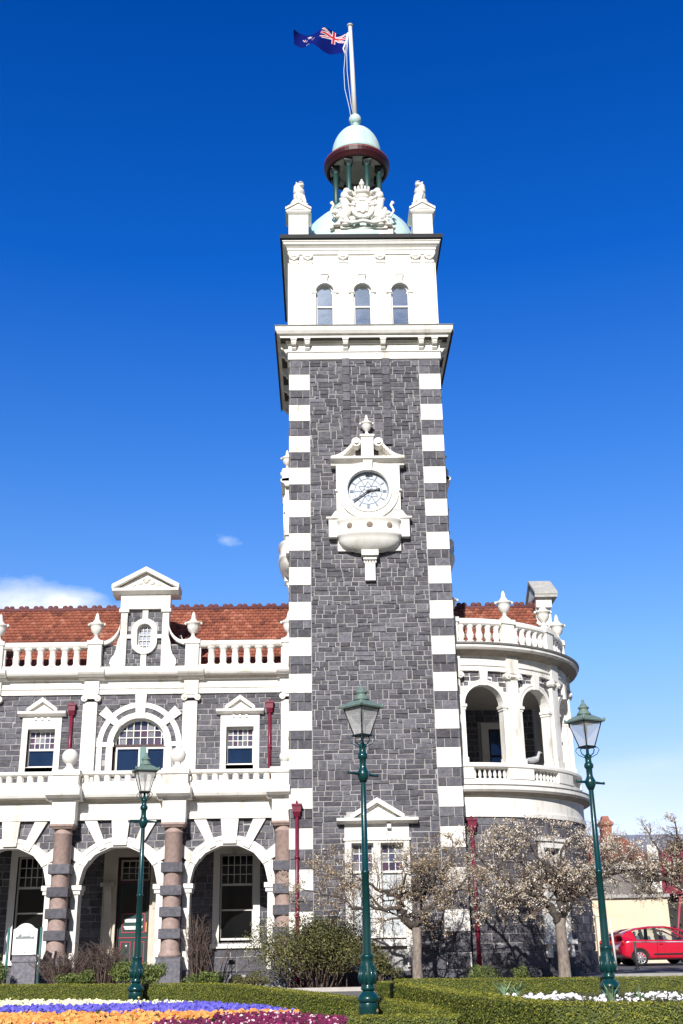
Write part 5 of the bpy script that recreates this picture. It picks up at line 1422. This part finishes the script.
def twiggy(loc, r, h, n, label, lean=0):
    t = tag(empty('bare_bush',(loc[0],loc[1],0)),label,'shrub','bare twiggy bushes before the arcade'); q = MB()
    for _ in range(n):
        a = random.uniform(0,2*PI); k = random.random()
        x,y = cos(a)*r*.35*k, sin(a)*.25*k; hh = h*random.uniform(.45,1); ex = x+cos(a)*r*random.uniform(.1,1)+lean*random.random()
        ey = y+sin(a)*r*.5*random.random()
        P = [(x,y,0),(x+(ex-x)*.3+random.gauss(0,.03),y+(ey-y)*.3,hh*.45),(x+(ex-x)*.65+random.gauss(0,.04),y+(ey-y)*.7,hh*.8),(ex,ey,hh)]
        q.tube(P,[.013,.010,.007,.004],4,tint=random.random(),cap=False)
        for j in range(3):
            f = random.uniform(.3,.9); b0 = Vector(P[1]).lerp(Vector(P[3]),f); e_ = b0+Vector((random.gauss(0,.16),random.gauss(0,.12),random.uniform(.02,.25)))
            q.tube([b0,b0.lerp(e_,.5)+Vector((0,0,.02)),e_],[.007,.005,.003],3,tint=random.random(),cap=False)
    q.build('stems',TWIG,t)
twiggy((-6.2,-1.6),.95,1.15,190,'wide reddish bare bush at the foot of the left column')
twiggy((-5.15,-1.5),.75,1.35,210,'dense brown bare bush in front of the dark wall left of the door')
twiggy((-2.55,-1.5),.42,2.1,90,'tall sheaf of bare stems between the column and the right arch window')
twiggy((-1.95,-1.6),.8,1.5,14,'few long arching bare stems below the right arch window',lean=.5)

# ================================================================== SIGN BOARD
SG = tag(empty('sign_board',(-7.5,-1.0,0)),'white round-topped board with an emblem between two green posts under the left arch','sign')
def sg(n,mb,m): rel(mb,SG.location).build(n,m,SG)
q = MB(front(-1.0)); P = [(-7.86,1.05),(-7.18,1.05),(-7.18,1.73),(-7.26,1.76),(-7.30,1.80)]+[(-7.52+.24*cos(R(a)),1.72+.17*sin(R(a))) for a in range(30,151,10)]+[(-7.74,1.80),(-7.78,1.76),(-7.86,1.73)]
q.prism(P,0,.04); sg('board',q,mat('sign_white',(.86,.86,.85),.5))
q = MB(front(-1.0))
q.box(-7.76,-7.76+.48,.04,.048,1.475,1.50); q.box(-7.74,-7.30,.04,.048,1.50,1.52); q.box(-7.72,-7.62,.04,.048,1.52,1.565); q.box(-7.60,-7.38,.04,.048,1.52,1.545); q.box(-7.42,-7.40,.04,.048,1.545,1.63); q.prism([(-7.70,1.565),(-7.62,1.565),(-7.66,1.61)],.04,.048); q.box(-7.78,-7.74,.04,.048,1.475,1.54); q.box(-7.30,-7.26,.04,.048,1.475,1.54); q.ball((-7.5,.042,1.12),(.02,.006,.02),8,6)
sg('emblem',q,mat('sign_grey',(.22,.24,.25),.6))
q = MB(); q.rloft(-7.86,-7.18,-.98,-.80,[(0,.0),(0,.84),(.02,.86),(.02,.90),(0,.92),(0,1.04)],tint=1.6); sg('stone_base',q,STONE)
q = MB(); q.box(-7.95,-7.1,-1.1,-.7,.0,.16); sg('footing',q,MORTAR)
for x in (-8.0,-7.08): 
    q = MB(); q.tube([(x,-1.0,0),(x,-1.0,1.78)],.035,10); sg('post',q,mat('post_green',(.06,.16,.16),.4))
q = MB(front(-1.2)); P = None
# garden spotlight and floor vent before the right arch
t = tag(empty('garden_light',(-1.55,-1.9,0)),'small dark garden spotlight on a thin post below the right window','garden light'); q = MB(); q.tube([(0,0,0),(0,0,.72)],.012,6); q.build('stake',BLACKP,t)
q = MB(); q.rloft(-.08,.08,-.06,.06,[(0,.70),(.01,.72),(.01,.80),(0,.82)]); q.build('head',BLACKP,t)
t = tag(empty('vent_box',(-1.45,-1.2,0)),'small dark vent with a pale frame at ground level under the right window','vent'); q = MB(); q.box(-.24,.24,0,.12,0,.42); q.build('frame',MORTAR,t)
q = MB(); q.box(-.17,.17,-.008,-.001,.06,.34); q.build('grille',BLACKP,t)

# ================================================================== BIRDS
def gull(loc, rz, label, s=1.0, flying=False, body=None):
    t = tag(empty('bird',loc,rz),label,'bird'); q = MB(); m = body or mat('gull_grey',(.50,.50,.50),.8,.2,20)
    q.tube([(-.20,0,.13),(-.12,0,.15),(0,0,.17),(.10,0,.20),(.15,0,.27),(.165,0,.33),(.19,0,.37),(.23,0,.375)],[.012,.055,.085,.075,.042,.036,.045,.018],10)
    q.build('body',m,t)
    q = MB(); q.tube([(.225,0,.37),(.28,0,.355)],[.014,.004],6); q.build('beak',mat('beak',(.5,.3,.1),.5),t)
    for k in (-1,1):
        q = MB(); q.ball((-.06,k*.07,.17),(.16,.025,.06),10,6); q.build('wing',mat('wing_grey',(.33,.34,.36),.8),t)
        q = MB(); q.tube([(0,k*.03,.12),(.01,k*.03,0)],.008,5); q.build('leg',BLACKP,t)
    t.scale = (s,s,s)
gull((7.93,1.92,6.55),R(8),'grey bird perched on the round bay sill in the second arch',1.25)
gull((-3.93,4.7,11.42),R(200),'pale bird perched on the tiled roof beside the urn right of the gable',1.15,body=mat('gull_white',(.8,.78,.76),.8))

# ================================================================== CAR
def car():
    t = tag(empty('parked_car',(13.50,9.0,.36)),'bright red hatchback parked side on at the right edge','car')
    S = [(-1.86,.46,.70,.72,.60,.50),(-1.80,.34,.84,.88,.72,.60),(-1.66,.26,.92,.95,.79,.70),(-1.40,.22,.95,.975,.82,.74),(-1.0,.20,.94,.965,.84,.76),(-.4,.20,.925,.95,.85,.77),(.3,.20,.91,.935,.85,.77),(.9,.20,.90,.925,.84,.76),(1.2,.20,.885,.95,.83,.72),(1.5,.21,.86,.92,.81,.70),(1.85,.24,.78,.83,.77,.64),(2.08,.32,.66,.70,.68,.56),(2.17,.42,.56,.58,.58,.48)]
    def sect(s):
        x,zl,zb,zr,wb,wr = s
        half = [(wb*.93,zl),(wb,zl+.10),(wb*1.0,(zl+zb)/2),(wb*.99,zb-.06),(wb*.965,zb),((wb*.96+wr)/2,(zb+zr)/2+.005),(wr,zr),(wr*.5,zr+.005)]
        return [(x,-w_,z) for w_,z in half]+[(x,w_,z) for w_,z in half[::-1]]
    q = MB(); vs = []; m = 16
    for s in S: vs += sect(s)
    fs = [(i*m+j,(i+1)*m+j,(i+1)*m+(j+1)%m,i*m+(j+1)%m) for i in range(len(S)-1) for j in range(m)]
    fs += [tuple(range(m)),tuple(range((len(S)-1)*m,len(S)*m))]
    q.add(vs,fs,True); o = q.build('body',REDP,t)
    md = o.modifiers.new('sub','SUBSURF'); md.levels = 2; md.render_levels = 2
    RS = [(-1.68,1.16,.50),(-1.50,1.27,.53),(-1.15,1.39,.56),(-.6,1.455,.58),(0,1.455,.58),(.35,1.40,.57),(.50,1.35,.56)]
    vs = []
    for x,z,w_ in RS: vs += [(x,-w_-.03,z-.05),(x,-w_,z-.01),(x,-w_*.6,z+.015),(x,w_*.6,z+.015),(x,w_,z-.01),(x,w_+.03,z-.05),(x,w_*.9,z-.06),(x,-w_*.9,z-.06)]
    fs = [(i*8+j,(i+1)*8+j,(i+1)*8+(j+1)%8,i*8+(j+1)%8) for i in range(len(RS)-1) for j in range(8)]+[tuple(range(8)),tuple(range(48,56))]
    q = MB(); q.add(vs,fs,True); q.build('roof',REDP,t)
    for s in (-1,1):
        q = MB(); q.tube([(.48,s*.57,1.34),(.85,s*.66,1.15),(1.28,s*.75,.93)],.032,8); q.build('front_pillar',REDP,t)
        q = MB(); q.hexa([(-1.74,s*.52,1.12),(-1.36,s*.57,1.33),(-1.22,s*.80,.94),(-1.72,s*.76,.92),(-1.74,s*.47,1.12),(-1.36,s*.52,1.33),(-1.22,s*.75,.94),(-1.72,s*.71,.92)]); q.build('pillar',REDP,t)
        q = MB(); q.hexa([(-.52,s*.60,1.42),(-.40,s*.60,1.42),(-.34,s*.80,.92),(-.50,s*.80,.92),(-.52,s*.57,1.42),(-.40,s*.57,1.42),(-.34,s*.77,.92),(-.50,s*.77,.92)]); q.build('door_pillar',BLACKP,t)
    CG = bpy.data.materials.get('car_glass')
    if not CG:
        CG = mat('car_glass',(.10,.16,.20),.05,.1,3,spec=1); nt = CG.node_tree; b = nt.nodes['Principled BSDF']; tr_ = nt.nodes.new('ShaderNodeBsdfTransparent'); tr_.inputs[0].default_value = (.95,.97,.97,1); x_ = nt.nodes.new('ShaderNodeMixShader'); x_.inputs[0].default_value = .06
        nt.links.new(tr_.outputs[0],x_.inputs[1]); nt.links.new(b.outputs[0],x_.inputs[2]); nt.links.new(x_.outputs[0],nt.nodes['Material Output'].inputs[0])
    for s in (-1,1):
        q = MB(); q.add([(-1.28,s*.79,.94),(-.50,s*.79,.93),(-.52,s*.60,1.41),(-1.30,s*.585,1.36)],[(0,1,2,3)]); q.build('rear_window',CG,t)
        q = MB(); q.add([(-.36,s*.79,.93),(1.22,s*.76,.92),(.48,s*.59,1.35),(-.40,s*.60,1.41)],[(0,1,2,3)]); q.build('front_window',CG,t)
    q = MB(); q.add([(1.30,-.72,.94),(1.30,.72,.94),(.52,.54,1.36),(.52,-.54,1.36)],[(0,1,2,3)]); q.build('windscreen',CG,t)
    q = MB(); q.add([(-1.80,-.68,.92),(-1.80,.68,.92),(-1.66,.48,1.15),(-1.66,-.48,1.15)],[(0,1,2,3)]); q.build('hatch_glass',CG,t)
    for x,y in ((-.95,-.38),(-.95,.38),(.1,-.38),(.1,.38)):
        q = MB(); q.hexa([(x-.12,y-.22,.6),(x+.05,y-.22,.6),(x+.05,y+.22,.6),(x-.12,y+.22,.6),(x-.26,y-.20,1.12),(x-.14,y-.20,1.12),(x-.14,y+.20,1.12),(x-.26,y+.20,1.12)]); q.ball((x-.24,y,1.20),(.06,.12,.08),10,6); q.build('seat',mat('seat_grey',(.10,.12,.16),.9),t)
    for s in (-1,1):
        q = MB(); q.box(-.62,1.15,*sorted((s*.84,s*.872)),.40,.455); q.build('side_strip',BLACKP,t)
        q = MB(); q.box(-.475,-.465,*sorted((s*.80,s*.862)),.28,.92); q.build('door_seam',BLACKP,t)
        q = MB(); q.ball((.95,s*.90,.99),(.09,.07,.06),10,8); q.build('mirror',BLACKP,t)
        q = MB(); q.box(-.38,-.24,*sorted((s*.84,s*.88)),.79,.82); q.build('door_handle',REDP,t)
        q = MB(); q.ball((-1.74,s*.70,.86),(.06,.08,.13),10,8); q.build('tail_light',mat('tail_light',(.4,.01,.01),.2),t)
        q = MB(); q.ball((1.95,s*.60,.66),(.14,.12,.08),10,8); q.build('headlight',SILVER,t)
    for x in (-1.15,1.38):
        for s in (-1,1):
            w_ = MB(lambda a,b,c,x=x,s=s: (x+a, s*(.74+c), .30+b))
            w_.lathe(0,0,[(.205,-.09),(.29,-.09),(.305,-.06),(.305,.06),(.29,.10),(.205,.105),(.205,-.09)],28,cap=False); wh_ = w_.build('wheel',RUBBER,t)
            w_ = MB(lambda a,b,c,x=x,s=s: (x+a, s*(.74+c), .30+b))
            w_.lathe(0,0,[(.19,.02),(.212,.06),(.212,.108),(.195,.108),(.19,.07),(.19,.02)],28,cap=False)
            for k in range(9):
                a = 2*PI*k/9; c_,s_ = cos(a),sin(a); pr = (-s_,c_)
                w_.hexa([(c_*.03+pr[0]*.018,s_*.03+pr[1]*.018,.07),(c_*.03-pr[0]*.018,s_*.03-pr[1]*.018,.07),(c_*.2-pr[0]*.030,s_*.2-pr[1]*.030,.07),(c_*.2+pr[0]*.030,s_*.2+pr[1]*.030,.07),
                         (c_*.03+pr[0]*.018,s_*.03+pr[1]*.018,.105),(c_*.03-pr[0]*.018,s_*.03-pr[1]*.018,.105),(c_*.2-pr[0]*.030,s_*.2-pr[1]*.030,.100),(c_*.2+pr[0]*.030,s_*.2+pr[1]*.030,.100)])
            w_.lathe(0,0,[(.05,.06),(.05,.115),(0,.12)],12); w_.build('rim',SILVER,wh_)
            w_ = MB(lambda a,b,c,x=x,s=s: (x+a, s*(.74+c), .30+b)); w_.lathe(0,0,[(0,.0),(.195,.0),(.195,.02),(0,.02)],20); w_.build('brake_disc',BLACKP,wh_)
            w_ = MB(lambda a,b,c,x=x,s=s: (x+a, s*(.835+c), .30+b)); w_.ring(0,0,.30,.37,-15,195,0,.0,1) if False else None
    # wheel arches: dark liners
    q = MB()
    for x in (-1.15,1.38):
        for s in (-1,1):
            for i in range(16):
                a,b_ = R(-10+200*i/16),R(-10+200*(i+1)/16)
                P = lambda r,t_,y: (x+r*cos(t_),s*y,.30+r*sin(t_))
                q.add([P(.30,a,.852),P(.365,a,.856),P(.365,b_,.856),P(.30,b_,.852)],[(0,1,2,3)])
    q.build('wheel_arch',BLACKP,t)
    return t
c1 = car(); c1.scale = (.94,1,.92)
c2 = copy_tree(c1); c2.location = (13.75,12.2,.37); c2.rotation_euler.z = R(4)
DRED = mat('dark_red_paint',(.09,.006,.012),.25,coat=1)
for ch in [k for k in bpy.data.objects if k.parent == c2 and k.type == 'MESH' and k.data.materials[0] == REDP]:
    ch.data = ch.data.copy(); ch.data.materials[0] = DRED
tag(c2,'dark red car mostly hidden behind the bright red hatchback','car')

# railing, posts
t = tag(empty('railing',(11.45,5.0,.30)),'grey metal railing in front of the red car','railing')
q = MB(); q.tube([(0,0,0),(0,0,.86)],.045,8); q.lathe(0,0,[(.08,0),(.08,.04),(.04,.06)],12); q.build('post',mat('grey_iron',(.06,.065,.07),.5),t)
q = MB(); q.tube([(0,0,0),(0,0,.86)],.045,8); q.v = [(x+2.4,y,z) for x,y,z in q.v]; q.build('post',mat('grey_iron',(.06,.065,.07),.5),t)
q = MB(); q.tube([(-.06,0,.85),(3.6,0,.80)],.022,8); q.build('rail',mat('rail_grey',(.35,.33,.36),.4,metal=.3),t)
t = tag(empty('marker_pole',(10.76,5.0,.29)),'thin white pole beside the right lamp post in front of the red car','pole')
q = MB(); q.tube([(0,0,0),(-.07,0,1.62)],.036,8); q.build('pole',WOODW,t)
t = tag(empty('gate_pier',(12.68,15.6,.4)),'pale rendered pier before the cream wall, beside the corner of the round bay','pier')
q = MB(); q.rloft(-.11,.11,-.12,.12,[(0,0),(0,1.85),(.03,1.87),(.03,1.95),(0,1.98)]); q.build('shaft',mat('cream_render',(.72,.66,.55),.8,.1,4),t)

# ================================================================== BACKGROUND BUILDINGS (right)
CR = mat('cream_wall',(.74,.62,.46),.85,.0,1.5,col2=(.68,.56,.41))
BRK = mat('orange_brick',(.40,.16,.10),.85,.0,18,col2=(.26,.10,.07),bump=.5)
B1 = tag(empty('cream_building',(13,14,.5)),'low cream walled building behind the red car','building')
def b1(n,mb,m,p=None): return rel(mb,B1.location).build(n,m,B1)
q = MB(); q.box(10.5,15.87,16,24,.3,3.02); b1('wall',q,CR)
q = MB(); q.box(10.4,15.95,15.85,16.0,3.02,3.16); b1('coping',q,MORTAR)
B2 = tag(empty('brick_house',(16,27,.5)),'orange tiled brick house with a tall chimney, beyond the cream building','house')
def b2(n,mb,m): return rel(mb,B2.location).build(n,m,B2)
q = MB(); q.box(13.8,17.9,25,32,.4,4.75); b2('wall',q,mat('grey_brick',(.24,.22,.21),.85,.4,22,bump=.5))
q = MB(); q.hexa([(13.6,24.7,5.05),(18.0,24.7,5.05),(17.2,27.5,6.4),(13.6,27.5,6.4),(13.6,24.7,5.2),(18.0,24.7,5.2),(17.2,27.5,6.55),(13.6,27.5,6.55)],.6); b2('roof',q,TILE)
q = MB(); q.box(13.6,18.1,24.6,24.75,4.80,5.10); b2('eaves_board',q,WOODW)
q = MB(); q.box(15.45,15.95,24.9,25.5,4.9,6.95); q.rloft(15.45,15.95,24.9,25.5,[(0,6.9),(.10,7.0),(.10,7.1),(-.05,7.25),(-.1,7.45),(-.12,7.45)]); b2('chimney',q,BRK)
B3 = tag(empty('grey_roofed_hall',(21,40,.5)),'large hall with a slate grey roof in the far background','building')
def b3(n,mb,m): return rel(mb,B3.location).build(n,m,B3)
q = MB(); q.box(18,40,42,60,.4,6.2); b3('wall',q,mat('grey_render',(.36,.35,.36),.9,.3,1))
q = MB(); q.hexa([(17.5,41.5,6.1),(40.5,41.5,6.1),(40.5,50,8.6),(17.5,50,8.6),(17.5,41.5,6.3),(40.5,41.5,6.3),(40.5,50,8.8),(17.5,50,8.8)]); b3('roof',q,mat('slate_blue_grey',(.26,.27,.31),.7,.2,2))
B4 = tag(empty('maroon_shed',(20,24,.5)),'maroon painted building with a white corner strip at the right edge','building')
def b4(n,mb,m): return rel(mb,B4.location).build(n,m,B4)
q = MB(); q.box(18.0,24,24,30,3.5,5.6); b4('fascia',q,mat('maroon_cladding',(.25,.022,.055),.5,.15,2))
q = MB(); q.box(17.45,18.0,24.1,24.4,3.6,5.9)
b4('corner_strip',q,WOODW)
q = MB(); q.box(18.0,24,24.6,30,.4,3.5); b4('wall',q,mat('dark_opening',(.05,.05,.05),.9,.4,1))
q = MB()
for z in (4.1,4.55,5.0): q.box(17.62,17.86,24.07,24.098,z,z+.16)
b4('strip_panels',q,BLACKP)
for x in (17.68,17.98):
    t = tag(empty('leaning_prop',(x,22,.4)),('left' if x < 17.8 else 'right')+' of the two slanting red steel props at the right edge','prop','slanting red steel props'); q = MB(); q.tube([(0,0,.0),(.55,0,2.9)],.06,8); q.build('pole',mat('prop_red',(.35,.05,.07),.5),t)
q = MB()
for _ in range(5000):
    a = random.uniform(0,2*PI); p = Vector((18.2+random.gauss(0,.9),26+random.gauss(0,.6),2.4+random.gauss(0,.75)))
    leafquad(q,p,random.uniform(.05,.10),random.uniform(0,.5),(0,-1,.5))
t = tag(empty('dark_shrub',(18.2,26,.4)),'dark evergreen shrub behind the red props','shrub'); rel(q,t.location).build('leaves',LEAFB,t)
q = MB(); q.tube([(0,0,0),(0,0,2)],.06,6); q.build('stem',BARK,t)
